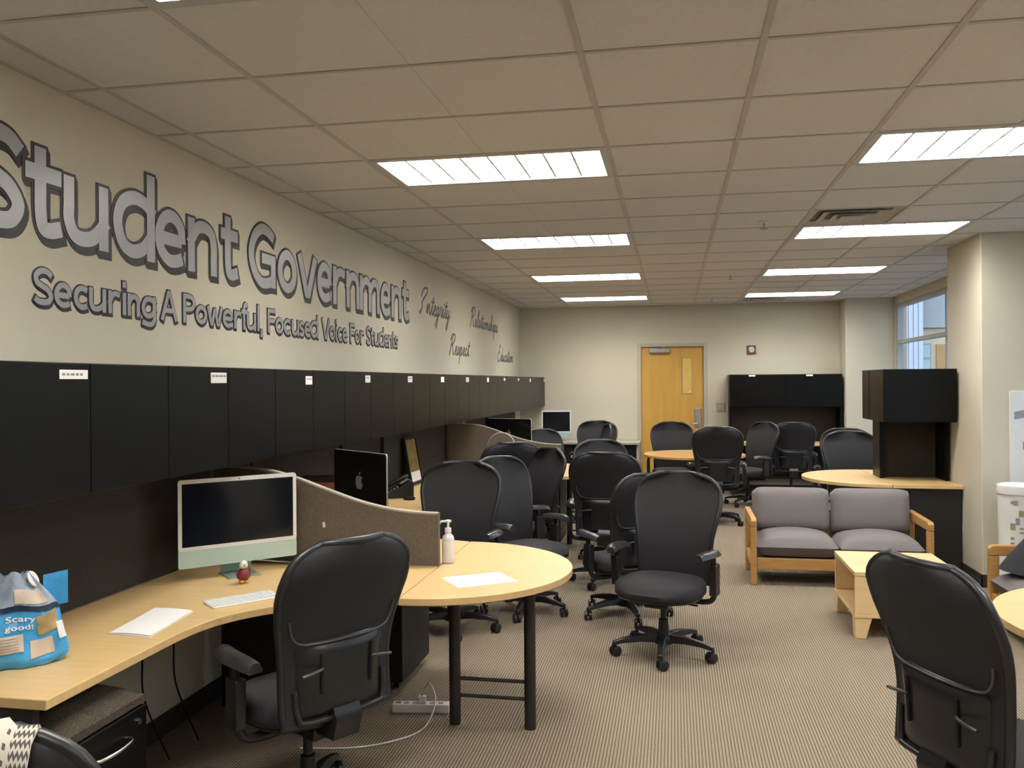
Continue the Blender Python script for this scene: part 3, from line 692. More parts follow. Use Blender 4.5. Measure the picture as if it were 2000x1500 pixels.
chair_spots = [
 (0.16, -1.12, 57, 0.0, 'black office chair pulled up to the pale-framed computer, its back turned'),
 (2.53, -1.24, -65, 0.0, 'black office chair facing the half-round table beside the pale end table'),
 (1.46, 0.99, 160, -0.02, 'black office chair standing alone on open carpet before the loveseat'),
 (0.10, 1.28, 180, 0.0, 'black office chair tucked behind the half-round table with pump bottle'),
 (0.50, 1.80, -127, 0.0, 'black office chair turned sideways just behind the pump-bottle table'),
 (1.19, 1.82, 38, -0.06, 'low black office chair turned away directly behind the lone carpet chair'),
 (1.00, 2.78, 0, 0.0, 'black office chair with back turned, behind the two sideways chairs'),
 (0.99, 3.62, -150, 0.0, 'black office chair facing the back-turned chair beside second desk island'),
 (0.30, 2.66, 128, 0.0, 'black office chair angled inward beside the desk telephone'),
 (0.02, 3.34, 30, 0.03, 'black office chair facing the corner of the second desk island'),
 (0.16, 5.78, -140, -0.02, 'black office chair behind the second curved screen'),
 (0.46, 7.55, 175, 0.0, 'black office chair in front of the grey far desk, facing the room'),
 (0.42, 6.80, 105, 0.0, 'black office chair sideways in front of the grey far desk'),
 (1.50, 7.28, 180, 0.0, 'black office chair between round table and wooden door'),
 (2.00, 5.86, 0, 0.04, 'black office chair with back turned, pulled up to the round table'),
 (2.47, 7.40, 127, 0.0, 'black office chair sideways between round table and far hutch'),
 (3.06, 7.82, 0, 0.0, 'black office chair pushed up to the wide far hutch, back turned'),
 (3.36, 5.22, 180, 0.0, 'black office chair behind the island desk with freestanding hutch'),
 (3.42, 6.15, 165, -0.02, 'black office chair mostly hidden behind the chair at the hutch island'),
]
proto = make_chair()
for i, (x, y, a, dz, lab) in enumerate(chair_spots):
    o = proto if i == 0 else copy_tree(proto)
    o.location = (x, y, 0); o.rotation_euler = (0, 0, R(a))
    o['label'] = lab; o['group'] = 'black office chairs'
    if dz:
        for c in o.children:
            if c.name.split('.')[0] in ('seat', 'seat_shell', 'backrest', 'back_frame', 'lumbar_panel', 'pocket_rim', 'lower_rail', 'back_bracket', 'mechanism', 'armrest'): c.location.z += dz
# chair with scarf in the near corner
sc = copy_tree(proto); sc.location = (0.19, -2.58, 0); sc.rotation_euler = (0, 0, R(12)); sc['label'] = 'black office chair with a patterned scarf over its back'
for c in sc.children:
    if c.name.split('.')[0] in ('seat', 'seat_shell', 'backrest', 'back_frame', 'lumbar_panel', 'pocket_rim', 'lower_rail', 'back_bracket', 'mechanism', 'armrest'): c.location.z -= 0.06
t = thing('scarf', (0.19, -2.58, -0.06), R(12), 'cream and black zigzag patterned scarf draped over chair back', 'scarf')
def scarf_f(u, v, th):
    x = (-0.95+1.62*u)*0.25; vv = v*2-1                # v: front hem .. over the top .. rear hem
    vt = max(q for q in VR if back_w(q) >= min(abs(x), 0.25))
    k = vt-abs(vv)*0.5 if vv < 0 else vt-vv*0.6
    off = (0.034+th) if vv < 0 else -(0.026+th)
    a_ = min(1, abs(vv)*14)                            # soft fold over the rim
    px, y, z = bk(max(-1, min(1, x/back_w(max(0, k)))), max(0, k), 0)
    return (x, y+off*a_+0.003*math.sin(x*60+vv*3), z+(0.020+th)*(1-a_*a_)**0.5 if a_ < 1 else z)
def scarf_obj():
    m = MB(); m.slab(lambda u, v: scarf_f(u, v, 0.0), lambda u, v: scarf_f(u, v, 0.005), 24, 48)
    o = m.build('cloth', 'scarf', t, smooth=60)
    uvl = o.data.uv_layers.new(name='UVMap')
    w_ = 25; N = w_*49
    for lp in o.data.loops:
        k = lp.vertex_index % N; uvl.data[lp.index].uv = ((k % w_)/24, (k//w_)/48)
scarf_obj()

# ================================================================== LOVESEAT, END TABLE, ARMCHAIR
def lounge_seat(name, loc, rz, w_, seats, label, cat):
    t = thing(name, loc, rz, label, cat)
    hw = w_/2
    for s in (-1, 1):
        x0, x1 = sorted((s*hw, s*(hw-0.045)))
        a = MB().prism_x([(-0.35, 0.0), (-0.295, 0.0), (-0.285, 0.455), (-0.35, 0.455)], x0, x1).build('front_post', 'oak', t, bevel=0.008)
        MB().prism_x([(0.20, 0.0), (0.26, 0.0), (0.26, 0.455), (0.19, 0.455)], x0, x1).build('rear_post', 'oak', t, bevel=0.008)
        MB().prism_x([(-0.35, 0.456), (-0.35, 0.505), (-0.33, 0.525), (0.26, 0.535), (0.26, 0.456)], x0, x1).build('arm_rail', 'oak', t, bevel=0.008)
        MB().box(x0+0.008, x1-0.008, -0.284, 0.19, 0.125, 0.20).build('side_rail', 'oak', t, bevel=0.004)
    iw = hw-0.047
    MB().box(-iw, iw, -0.335, -0.305, 0.125, 0.215).build('front_rail', 'oak', t, bevel=0.006)
    MB().box(-iw, iw, 0.21, 0.24, 0.125, 0.50).build('rear_rail', 'oak', t, bevel=0.006)
    MB().box(-iw, iw, -0.30, 0.205, 0.165, 0.205).build('seat_deck', 'black_panel', t)
    cw = 2*iw/seats
    for k in range(seats):
        xc = -iw+cw*(k+0.5); hwid = cw/2-0.004
        def seat(u, v, top):
            a, b = 2*u-1, 2*v-1
            ex = (1-abs(a)**8)**0.5; ey = (1-abs(b)**8)**0.5
            return (xc+a*hwid, -0.055+b*0.29, 0.30+((0.055*ex*ey+0.055*(1-a*a)*(1-b*b)) if top else -0.085*(ex*ey)**0.6))
        MB().slab(lambda u, v: seat(u, v, False), lambda u, v: seat(u, v, True), 16, 16).build('seat_cushion', 'sofa', t, smooth=70)
        def back(u, v, f):
            a, b = 2*u-1, 2*v-1
            e = ((1-abs(a)**6)*(1-abs(b)**6))**0.5
            zz = 0.54+b*0.175; yy = 0.115+0.30*(zz-0.36)*0.55
            return (xc+a*hwid*(1-0.02*abs(b)**6), yy+(0.075*e+0.018*(1-a*a)*(1-b*b))*(-1 if f else 0.8), zz-0.02*abs(a)**8*max(0, b))
        MB().slab(lambda u, v: back(u, v, True), lambda u, v: back(u, v, False), 16, 14).build('back_cushion', 'sofa', t, smooth=70)
    return t
lounge_seat('loveseat', (2.795, 3.21, 0), 0, 1.35, 2, 'grey two-seat loveseat with oak arm frames', 'loveseat')
lounge_seat('lounge_armchair', (3.90, 1.62, 0), R(-90), 0.74, 1, 'grey upholstered oak armchair beside the column', 'armchair')
# dark jacket over the armchair
t = thing('jacket', (3.72, 1.73, 0.0), 0, 'black jacket heaped against the armchair back', 'jacket')
def jk(u, v, o):
    a = 2*PI*u; r = interp([(0, 0.235), (0.25, 0.19), (0.6, 0.11), (0.85, 0.05), (1, 0.012)], v)*(1+0.08*math.sin(3*a+2*v))
    return (0.04+0.12*v+r*0.85*math.cos(a), r*0.95*math.sin(a), 0.405+0.42*v)
m = MB(); m.grid(lambda u, v: jk(u, v, 0), 24, 12); m.build('cloth', 'navy_jacket', t, smooth=60)

t = thing('end_table', (2.945, 1.84, 0), 0, 'pale maple end table with open cubby and tapered feet', 'end table')
hx, hy = 0.318, 0.345
MB().box(-hx, hx, -hy, hy, 0.390, 0.417).build('tabletop', 'birch', t, bevel=0.003)
MB().box(-hx+0.003, hx-0.003, -hy+0.003, -hy+0.022, 0.155, 0.389).build('side_panel', 'birch', t, bevel=0.002)
MB().box(-hx+0.003, hx-0.003, hy-0.022, hy-0.003, 0.155, 0.389).build('side_panel', 'birch', t, bevel=0.002)
MB().box(-0.01, 0.01, -hy+0.023, hy-0.023, 0.155, 0.389).build('divider', 'birch', t)
MB().box(-hx, hx, -hy, hy, 0.130, 0.154).build('shelf', 'birch', t, bevel=0.003)
for sx in (-1, 1):
    for sy in (-1, 1):
        x, y = sx*(hx-0.055), sy*(hy-0.055); q = 0.05; qb = 0.032
        dx, dy = sx*0.018, sy*0.018
        MB().add([(x-q, y-q, 0.13), (x+q, y-q, 0.13), (x+q, y+q, 0.13), (x-q, y+q, 0.13), (x+dx-qb, y+dy-qb, 0), (x+dx+qb, y+dy-qb, 0), (x+dx+qb, y+dy+qb, 0), (x+dx-qb, y+dy+qb, 0)], [(0, 1, 2, 3), (7, 6, 5, 4), (0, 4, 5, 1), (1, 5, 6, 2), (2, 6, 7, 3), (3, 7, 4, 0)]).build('foot', 'birch', t, bevel=0.003)

# white bin and poster by the column
t = thing('white_bin', (4.02, 2.72, 0), 0, 'round white bin with lid and small printed marks by column', 'bin')
MB().lathe([(0.12, 0.0), (0.135, 0.01), (0.15, 0.78), (0.15, 0.79)], n=40).build('bucket', 'white', t, smooth=40)
MB().lathe([(0.158, 0.775), (0.160, 0.80), (0.155, 0.835), (0.135, 0.842), (0.128, 0.83), (0.05, 0.826)], n=40).build('lid', 'white_gloss', t, smooth=40)
for (a, z, wa, h, mn) in ((232, 0.70, 7, 0.035, 'green_mark'), (226, 0.71, 5, 0.018, 'grey_mark'), (246, 0.62, 8, 0.045, 'green_mark'), (238, 0.56, 6, 0.05, 'grey_mark'), (224, 0.52, 8, 0.05, 'green_mark'), (224, 0.45, 6, 0.02, 'green_mark'), (224, 0.41, 6, 0.02, 'grey_mark'), (248, 0.53, 6, 0.012, 'green_mark'), (248, 0.50, 6, 0.012, 'grey_mark')):
    MB().grid(lambda u, v: ((0.1365+0.015*(z+h*v)/0.78)*math.cos(R(a+1.7*wa*u)), (0.1365+0.015*(z+h*v)/0.78)*math.sin(R(a+1.7*wa*u)), z+h*v), 4, 1).build('printed_mark', mn, t)
t = thing('poster_board', (4.275, 3.055, 0.80), 0, 'white board with grey printed blocks on the column face', 'poster')
MB().box(-0.21, 0.21, -0.012, 0.003, 0.0, 0.72).build('board', 'white', t, bevel=0.002)
for (x0, z0, z1) in ((-0.18, 0.50, 0.56), (-0.12, 0.27, 0.33)):
    MB().grid(lambda u, v: (x0+0.20*u, -0.0128, z0+(z1-z0)*v+0.02*math.sin(u*2.2)), 8, 1).build('printed_block', 'grey_mark', t)
# strip of tape on floor by the column
tag(MB().tube(smooth_path([(3.62, 2.42, 0.006), (3.70, 2.40, 0.008), (3.78, 2.44, 0.006)], 4), 0.008, 6).build('cable_end', 'white'), 'short white cable end lying on carpet by the column', 'cable')

# ================================================================== COMPUTERS
def imac(name, loc, rz, label, chin='teal_alu', w_=0.547, h_=0.395, black_back=False, white_back=False):
    t = thing(name, loc, rz, label, 'computer')       # screen faces local -y
    hw = w_/2; zb = 0.09 if black_back else 0.055
    stand_m = 'teal_stand' if not black_back else 'alu'
    MB().box(-0.075, 0.075, -0.075, 0.075, 0, 0.006).build('foot', stand_m, t, bevel=0.003)
    MB().prism_x([(0.05, 0.006), (0.056, 0.006), (0.040, 0.20), (0.012, 0.20), (0.012, 0.19), (0.034, 0.19)], -0.07, 0.07).build('stand', stand_m, t, bevel=0.001)
    def rr(x0, x1, z0, z1, r, n=6):
        pts = []
        for (cx, cz, a0) in ((x1-r, z1-r, 0), (x0+r, z1-r, 90), (x0+r, z0+r, 180), (x1-r, z0+r, 270)):
            pts += [(cx+r*math.cos(R(a0+90*i/n)), cz+r*math.sin(R(a0+90*i/n))) for i in range(n+1)]
        return pts
    body = MB().prism_y(rr(-hw, hw, zb, zb+h_, 0.014), 0.0, 0.0115).build('back_shell', 'black_gloss' if black_back else ('alu' if not white_back else chin), t, smooth=40)
    MB().prism_y(rr(-hw, hw, zb+0.078, zb+h_, 0.013), -0.0025, 0.0).build('bezel', 'white_gloss' if not black_back else 'black_gloss', t, smooth=40)
    MB().prism_y(rr(-hw, hw, zb, zb+0.0775, 0.010), -0.0025, 0.0).build('chin', chin, t, smooth=40)
    if not black_back:
        MB().box(-hw+0.017, hw-0.017, -0.0035, -0.0026, zb+0.095, zb+h_-0.019).build('display', 'display', t)
        MB().cyl((0, -0.0035, zb+h_-0.010), (0, -0.0025, zb+h_-0.010), 0.003, n=12).build('webcam', 'gap', t)
    else:
        MB().tube([(x, 0.005, z) for x, z in rr(-hw, hw, zb, zb+h_, 0.014)], 0.0045, 6, closed=True).build('edge_band', 'alu', t, smooth=60)
        # fruit emblem with a bite and a leaf
        out = []
        ap = smooth_path([(0, 0.060, 0), (0.022, 0.066, 0), (0.043, 0.058, 0), (0.052, 0.047, 0), (0.044, 0.036, 0), (0.0405, 0.018, 0), (0.046, 0.002, 0), (0.056, -0.008, 0), (0.048, -0.030, 0), (0.032, -0.052, 0), (0.018, -0.056, 0), (0, -0.050, 0), (-0.018, -0.056, 0), (-0.034, -0.050, 0), (-0.052, -0.020, 0), (-0.058, 0.010, 0), (-0.054, 0.038, 0), (-0.040, 0.058, 0), (-0.020, 0.065, 0)], 3, closed=True)
        S = 0.62; zc = zb+0.225
        poly = [(-p.x*S, zc+p.y*S) for p in ap]
        MB().prism_y(poly, 0.0116, 0.0124).build('emblem', 'logo', t)
        leaf = smooth_path([(0.0, 0.070, 0), (0.002, 0.086, 0), (0.016, 0.102, 0), (0.026, 0.104, 0), (0.024, 0.088, 0), (0.012, 0.074, 0)], 3, closed=True)
        MB().prism_y([(-p.x*S, zc+p.y*S) for p in leaf], 0.0116, 0.0124).build('emblem_leaf', 'logo', t)
    return t
imac('desktop_computer', (-0.44, -0.51, DZ), R(46.7), 'slim pale-framed desktop computer with mint chin on corner desk')
imac('desktop_computer', (-0.202, 0.426, DZ), R(180-38), 'black-backed desktop computer with silver fruit emblem behind the first screen', black_back=True, h_=0.40)
imac('desktop_computer', (-0.18, 4.75, DZ), R(180-20), 'black-backed desktop computer with fruit emblem behind the second screen', black_back=True, h_=0.40)
imac('desktop_computer', (-0.17, 8.42, DZ), R(12), 'small pale-framed desktop computer on the grey far desk', w_=0.43, h_=0.40)
# keyboard
t = thing('keyboard', (-0.19, -0.955, DZ), R(50), 'thin white keyboard on the corner desk', 'keyboard')
MB().prism_x([(-0.0575, 0), (0.0575, 0), (0.0575, 0.011), (-0.0575, 0.005)], -0.14, 0.14).build('base', 'white', t, bevel=0.002)
m = MB()
for r_ in range(6):
    for c in range(14):
        x0 = -0.134+c*0.0192; y0 = -0.0525+r_*0.0178; z = 0.0052+(y0+0.0575)/0.115*0.006
        m.box(x0, x0+0.0165, y0, y0+0.0152, z-0.002, z+0.0025)
ko = m.build('keys', 'white_gloss', t); ko['kind'] = 'stuff'
tag(MB().tube(smooth_path([(-0.52, -0.40, DZ+0.05), (-0.36, -0.27, DZ+0.012), (-0.22, -0.235, DZ+0.004), (-0.12, -0.32, DZ+0.004), (-0.16, -0.44, DZ+0.004), (-0.22, -0.52, DZ+0.004)], 6), 0.003, 6).build('power_cable', 'white', smooth=60), 'white power cable curling beside the mint-chin computer', 'cable')
# little bird figure
t = thing('bird_figurine', (-0.335, -0.672, DZ+0.007), R(40), 'small white-headed maroon bird figurine on computer foot', 'figurine')
MB().lathe([(0.020, 0.008), (0.027, 0.02), (0.028, 0.035), (0.020, 0.052), (0.012, 0.058)], n=16).build('body', 'fig_red', t, smooth=60)
MB().lathe([(0.009, 0.056), (0.017, 0.062), (0.019, 0.073), (0.015, 0.085), (0.005, 0.091)], n=16).build('head', 'white', t, smooth=60)
MB().tube([(0, -0.016, 0.074), (0, -0.027, 0.070)], [0.005, 0.001], 6).build('beak', 'fig_yellow', t)
for s in (-1, 1):
    MB().box(s*0.012-0.008, s*0.012+0.008, -0.024, 0.006, 0, 0.008).build('foot', 'fig_yellow', t, bevel=0.002)
    MB().lathe([(0.003, 0.015), (0.009, 0.025), (0.010, 0.04), (0.004, 0.052)], (s*0.026, 0.0, 0), 10, 0.6, 1.0).build('wing', 'fig_red', t, smooth=60)

# ================================================================== PAPERS, BOTTLE, PHONE, FRAME
t = thing('folded_paper', (-0.36, -1.31, DZ), R(-4), 'folded pale sheet of paper lying on corner desk', 'paper')
MB().slab(lambda u, v: ((u-0.5)*0.17+(v-0.5)*-0.06, (v-0.5)*0.33, 0.0005), lambda u, v: ((u-0.5)*0.17+(v-0.5)*-0.06, (v-0.5)*0.33, 0.002+0.003*math.sin(PI*u)), 6, 6).build('lower_leaf', 'paper', t)
MB().slab(lambda u, v: ((u-0.5)*0.165+(v-0.5)*-0.06, (v-0.5)*0.32, 0.003+0.003*math.sin(PI*u)+0.001), lambda u, v: ((u-0.5)*0.165+(v-0.5)*-0.06, (v-0.5)*0.32, 0.0048+0.003*math.sin(PI*u)+0.006*max(0, v-0.6)), 8, 8).build('upper_leaf', 'paper', t, smooth=60)
t = thing('paper_sheet', (0.675, -0.45, DZ), R(35), 'white sheet of paper lying on half-round table', 'paper')
MB().box(-0.14, 0.14, -0.105, 0.105, 0.0004, 0.0012).build('sheet', 'paper', t)
m = MB()
for i in range(4): m.box(-0.10+0.02*(i % 2), 0.09-0.03*(i % 3), -0.05+i*0.028, -0.046+i*0.028, 0.0012, 0.0014)
mat('faint', (0.72, 0.71, 0.68), 0.8)
m.build('faint_print', 'faint', t)
t = thing('pump_bottle', (0.445, -0.115, DZ), R(-150), 'clear pump bottle with white label beside the first screen', 'bottle')
MB().lathe([(0.026, 0.0), (0.030, 0.004), (0.030, 0.115), (0.027, 0.128), (0.014, 0.142), (0.013, 0.148)], n=24).build('bottle', 'clearplastic', t, smooth=40)
MB().lathe([(0.0305, 0.02), (0.0308, 0.021), (0.0308, 0.105), (0.0305, 0.106)], n=24).build('label', 'white', t, smooth=40)
MB().lathe([(0.016, 0.146), (0.016, 0.168), (0.006, 0.172), (0.006, 0.195), (0.016, 0.197), (0.016, 0.206), (0.008, 0.208)], n=16).build('pump', 'white_gloss', t, smooth=40)
MB().tube([(0, 0, 0.202), (0.035, 0, 0.202), (0.042, 0, 0.192)], 0.005, 8).build('spout', 'white_gloss', t)
tag(MB().lathe([(0.020, 0.0), (0.024, 0.0), (0.030, 0.075), (0.029, 0.076), (0.02, 0.01)], (0.255, -0.265, DZ), 20).build('paper_cup', 'paper', smooth=40), 'small white cup beside the first curved screen', 'cup')
t = thing('marker_pen', (-0.09, -0.245, DZ), R(8), 'yellow green marker with dark cap in front of screen', 'marker')
MB().cyl((-0.02, 0, 0.03), (0.09, 0, 0.03), 0.012, n=10).build('barrel', 'lime', t, smooth=40); MB().cyl((-0.055, 0, 0.03), (-0.021, 0, 0.03), 0.0125, n=10).build('cap', 'gap', t, smooth=40)
MB().box(-0.05, 0.09, -0.02, 0.02, 0, 0.0185).build('holder', 'black_panel', t, bevel=0.003)
t = thing('desk_phone', (-0.56, 2.18, DZ), R(-65), 'dark desk telephone with raised handset on straight desk', 'telephone')
MB().prism_x([(-0.11, 0.0), (0.11, 0.0), (0.11, 0.12), (0.085, 0.13), (-0.11, 0.02)], -0.10, 0.10).build('base', 'chair_plastic', t, bevel=0.006)
MB().tube(smooth_path([(-0.075, -0.095, 0.055), (-0.075, -0.06, 0.085), (-0.075, 0.04, 0.135), (-0.075, 0.09, 0.145)], 4), 0.02, 8).build('handset', 'chair_pad', t, smooth=60)
MB().obox((0.03, 0.045, 0.1225), (0.05, 0, 0), (0, 0.030, 0.0170), (0, -0.0006, 0.001)).build('screen', 'steel', t)
m = MB()
for i in range(3):
    for j in range(4): m.obox((0.005+i*0.024, -0.075+j*0.022, 0.0425+j*0.0125), (0.008, 0, 0), (0, 0.006, 0.0034), (0, -0.001, 0.002))
m.build('keypad', 'steel', t)
tag(MB().lathe([(0.02, 0.0), (0.028, 0.006), (0.028, 0.02), (0.018, 0.026)], (-0.42, 2.02, DZ), 16, 1.7, 1).build('computer_mouse', 'chair_plastic', smooth=50), 'small dark computer mouse beside the desk telephone', 'mouse')
t = thing('picture_frame', (-0.70, 3.00, DZ), 0, 'dark picture frame with yellow photo leaning on wall', 'picture frame')
c_, s_ = math.cos(R(10)), math.sin(R(10))
def pf(y, z, d): return (0.04-z*s_+d*c_-0.005, y, z*c_+d*s_)
def pbox(m, y0, y1, z0, z1, d0, d1):
    m.add([pf(y0, z0, d0), pf(y1, z0, d0), pf(y1, z1, d0), pf(y0, z1, d0), pf(y0, z0, d1), pf(y1, z0, d1), pf(y1, z1, d1), pf(y0, z1, d1)], [(0, 3, 2, 1), (4, 5, 6, 7), (0, 1, 5, 4), (1, 2, 6, 5), (2, 3, 7, 6), (3, 0, 4, 7)])
m = MB()
for b in ((-0.17, 0.17, 0, 0.022), (-0.17, 0.17, 0.388, 0.41), (-0.17, -0.148, 0.022, 0.388), (0.148, 0.17, 0.022, 0.388)): pbox(m, *b, 0, 0.022)
m.build('frame', 'black_panel', t)
m = MB(); pbox(m, -0.148, 0.148, 0.022, 0.388, 0.004, 0.010); m.build('photo', 'photo_art', t)
m = MB(); pbox(m, -0.13, 0.14, 0.028, 0.11, 0.010, 0.0112); m.build('photo_snow', 'paper', t)
t = thing('red_box', (-0.635, 0.86, DZ), R(12), 'dark red box standing on desk behind black computer', 'box')
MB().box(-0.11, 0.11, -0.06, 0.06, 0, 0.27).build('carton', 'redbox', t, bevel=0.004); MB().box(-0.113, 0.113, -0.063, 0.063, 0.271, 0.30).build('lid', 'black_panel', t, bevel=0.003)

# ================================================================== BLUE SNACK BAG
BZ = R(38)
t = thing('snack_bag', (-0.50, -1.815, DZ), BZ, 'open blue plastic snack bag with white lettering on desk', 'bag')
def bag(a, v, o=0.0):      # a: -1..1 across the front (then round the back), v: 0..1
    w_ = interp([(0, 0.125), (0.08, 0.145), (0.4, 0.135), (0.62, 0.118), (0.8, 0.085), (1, 0.045)], v)
    d_ = interp([(0, 0.050), (0.08, 0.060), (0.4, 0.050), (0.7, 0.028), (0.9, 0.012), (1, 0.005)], v)
    ang = a*PI/2
    cr = 0.006*math.sin(7*a+9*v)+0.004*math.sin(17*a-13*v)
    x = w_*math.sin(ang)*(1+0.03*math.sin(11*v)); y = -d_*math.copysign(abs(math.cos(ang))**0.75, math.cos(ang))
    n_ = -1 if math.cos(ang) >= 0 else 1
    return (x-0.02*max(0, v-0.6), y+n_*(cr*(1-v*0.7)*min(1, abs(math.cos(ang))*3)+o), 0.002+0.285*v+0.006*math.sin(9*a+1)*v)
def patch(name, m_, a0, a1, v0, v1, o, nu=20, nv=12, sk=0.0):
    return MB().grid(lambda u, v: bag(a0+(a1-a0)*u, v0+(v1-v0)*v+sk*(a0+(a1-a0)*u), o), nu, nv).build(name, m_, t, smooth=60)
MB().grid(lambda u, v: bag(-2+4*u, 0.60*v), 64, 24).build('pouch', 'bag_blue', t, smooth=60)
MB().grid(lambda u, v: bag(-2+4*u, 0.60+0.40*v), 64, 16).build('clear_top', 'bag_clear', t, smooth=60)
patch('zip_band', 'bag_navy', -1.0, 1.0, 0.60, 0.655, 0.004, 24, 3, -0.02)
lb = patch('info_label', 'bag_beige', -0.52, 0.10, 0.18, 0.36, 0.003)
patch('photo_panel', 'bag_food', 0.30, 0.72, 0.30, 0.50, 0.003, 12, 10, 0.12)
patch('beige_panel', 'bag_beige', 0.18, 0.52, 0.08, 0.26, 0.003, 12, 10, 0.10)
patch('white_panel', 'white', 0.66, 0.95, 0.26, 0.44, 0.004, 10, 10)
patch('corner_panel', 'bag_beige', -0.9, -0.55, 0.02, 0.10, 0.003, 8, 6)
patch('beige_insert', 'bag_beige', 0.0, 0.6, 0.67, 0.82, 0.003, 12, 8)
m = MB()
for i in range(5): m.grid(lambda u, v, i=i: bag(-0.46+0.50*u, 0.205+0.03*i+0.006*v, 0.0045), 10, 1)
m.build('label_lines', 'ink', t)
MB().lathe([(0.026, 0.0), (0.028, 0.003), (0.026, 0.006)], (0, 0, 0), 20).build('white_disc', 'white', t).matrix_local = Matrix.Translation((0.045, 0.004, 0.262)) @ Matrix.Rotation(R(62), 4, 'Y') @ Matrix.Rotation(R(20), 4, 'X')
MB().slab(lambda u, v: (0.075+0.07*u, 0.015-0.01*u, 0.165+0.105*v+0.012*u), lambda u, v: (0.075+0.07*u, 0.018-0.01*u, 0.165+0.105*v+0.012*u), 4, 4).build('torn_flap', 'bag_blue', t, smooth=60)

# ================================================================== lettering
def glyph(ch, off, res=6):
    cu = bpy.data.curves.new('glyph', 'FONT'); cu.body = ch; cu.size = 1.0; cu.offset = off; cu.resolution_u = res; cu.fill_mode = 'FRONT'; cu.extrude = 0.0
    o = bpy.data.objects.new('glyph', cu); COL.objects.link(o)
    dg = bpy.context.evaluated_depsgraph_get(); dg.update()
    me = bpy.data.meshes.new_from_object(o.evaluated_get(dg))
    vs = [tuple(v.co) for v in me.vertices]; fs = [tuple(p.vertices) for p in me.polygons]
    bpy.data.objects.remove(o); bpy.data.curves.remove(cu); bpy.data.meshes.remove(me)
    return vs, fs
GC = {}
def glyphc(ch, off):
    if (ch, off) not in GC: GC[(ch, off)] = glyph(ch, off)
    return GC[(ch, off)]
def bbox(vs): return min(v[0] for v in vs), max(v[0] for v in vs), min(v[1] for v in vs), max(v[1] for v in vs)
def thick(mb, vs, fs, fn, d):
    # extruded glyph: back and front faces plus walls along the boundary
    n = len(vs); ec = {}
    for f in fs:
        for i in range(len(f)):
            e = (f[i], f[(i+1) % len(f)]); ec[tuple(sorted(e))] = ec.get(tuple(sorted(e)), []) + [e]
    V = [fn(x, y, 0) for x, y, _ in vs]+[fn(x, y, d) for x, y, _ in vs]
    F = [tuple(i+n for i in f) for f in fs]+[(e[0][0], e[0][1], n+e[0][1], n+e[0][0]) for e in ec.values() if len(e) == 1]
    mb.add(V, F)
SK = {   # letter skeletons in a unit box: (smooth?, points)
 'S': [(1, [(1, .88), (.75, .99), (.38, 1), (.06, .85), (.10, .63), (.42, .52), (.78, .41), (.98, .22), (.82, .04), (.5, 0), (.2, .02), (0, .10)])],
 't': [(1, [(.36, 1), (.36, .6), (.36, .25), (.46, .04), (.72, 0), (1, .03)]), (0, [(0, .76), (1, .76)])],
 'u': [(1, [(0, 1), (0, .6), (0, .32), (.14, .06), (.40, 0), (.72, .09), (1, .36)]), (0, [(1, 1), (1, 0)])],
 'd': [(1, [(1, .60), (.78, .69), (.46, .71), (.14, .60), (0, .36), (.12, .10), (.40, 0), (.74, .06), (1, .24)]), (0, [(1, 1), (1, 0)])],
 'e': [(1, [(.02, .48), (.5, .48), (.98, .48)]), (1, [(1, .48), (.95, .78), (.72, .97), (.40, 1), (.12, .82), (0, .5), (.10, .18), (.40, 0), (.70, 0), (.96, .07)])],
 'n': [(0, [(0, 1), (0, 0)]), (1, [(0, .62), (.25, .92), (.55, 1), (.88, .90), (1, .62), (1, .3), (1, 0)])],
 'G': [(1, [(1, .90), (.75, .99), (.45, 1), (.15, .82), (0, .5), (.15, .17), (.45, 0), (.75, .01), (1, .08)]), (0, [(1, .03), (1, .46), (.58, .46)])],
 'o': [(2, [(.5, 1), (.14, .84), (0, .5), (.14, .16), (.5, 0), (.86, .16), (1, .5), (.86, .84)])],
 'v': [(0, [(0, 1), (.43, .02), (.57, .02), (1, 1)])],
 'r': [(0, [(0, 1), (0, 0)]), (1, [(0, .55), (.3, .9), (.65, 1), (1, .97)])],
 'm': [(0, [(0, 1), (0, 0)]), (1, [(0, .65), (.16, .94), (.32, 1), (.46, .88), (.5, .62), (.5, .3), (.5, 0)]), (1, [(.5, .65), (.66, .94), (.82, 1), (.96, .88), (1, .62), (1, .3), (1, 0)])],
 'c': [(1, [(1, .93), (.70, 1), (.40, .99), (.10, .80), (0, .5), (.10, .20), (.40, .01), (.70, 0), (1, .07)])],
 'i': [(0, [(.5, .60), (.5, 0)]), (0, [(.5, .97), (.5, 1)])],
 'g': [(1, [(1, .90), (.60, 1), (.2, .93), (0, .66), (.15, .40), (.5, .33), (.85, .42), (1, .56)]), (1, [(1, 1), (1, .6), (1, .2), (.80, .03), (.45, 0), (.06, .05)])],
 'A': [(0, [(0, 0), (.45, .98), (.55, .98), (1, 0)]), (0, [(.2, .30), (.8, .30)])],
 'P': [(0, [(0, 0), (0, 1)]), (1, [(0, 1), (.5, 1), (.88, .93), (1, .74), (.88, .55), (.5, .47), (0, .47)])],
 'w': [(0, [(0, 1), (.22, .02), (.28, .02), (.47, .9), (.53, .9), (.72, .02), (.78, .02), (1, 1)])],
 'f': [(1, [(1, .98), (.74, 1), (.48, .90), (.42, .7), (.42, .3), (.42, 0)]), (0, [(0, .68), (.95, .68)])],
 'l': [(0, [(.5, 1), (.5, 0)])], ',': [(0, [(.8, 1), (.6, .5), (.2, 0)])],
 'F': [(0, [(0, 0), (0, 1)]), (0, [(0, 1), (1, 1)]), (0, [(0, .50), (.86, .50)])],
}
SK['V'] = SK['v']; SK['s'] = SK['S']
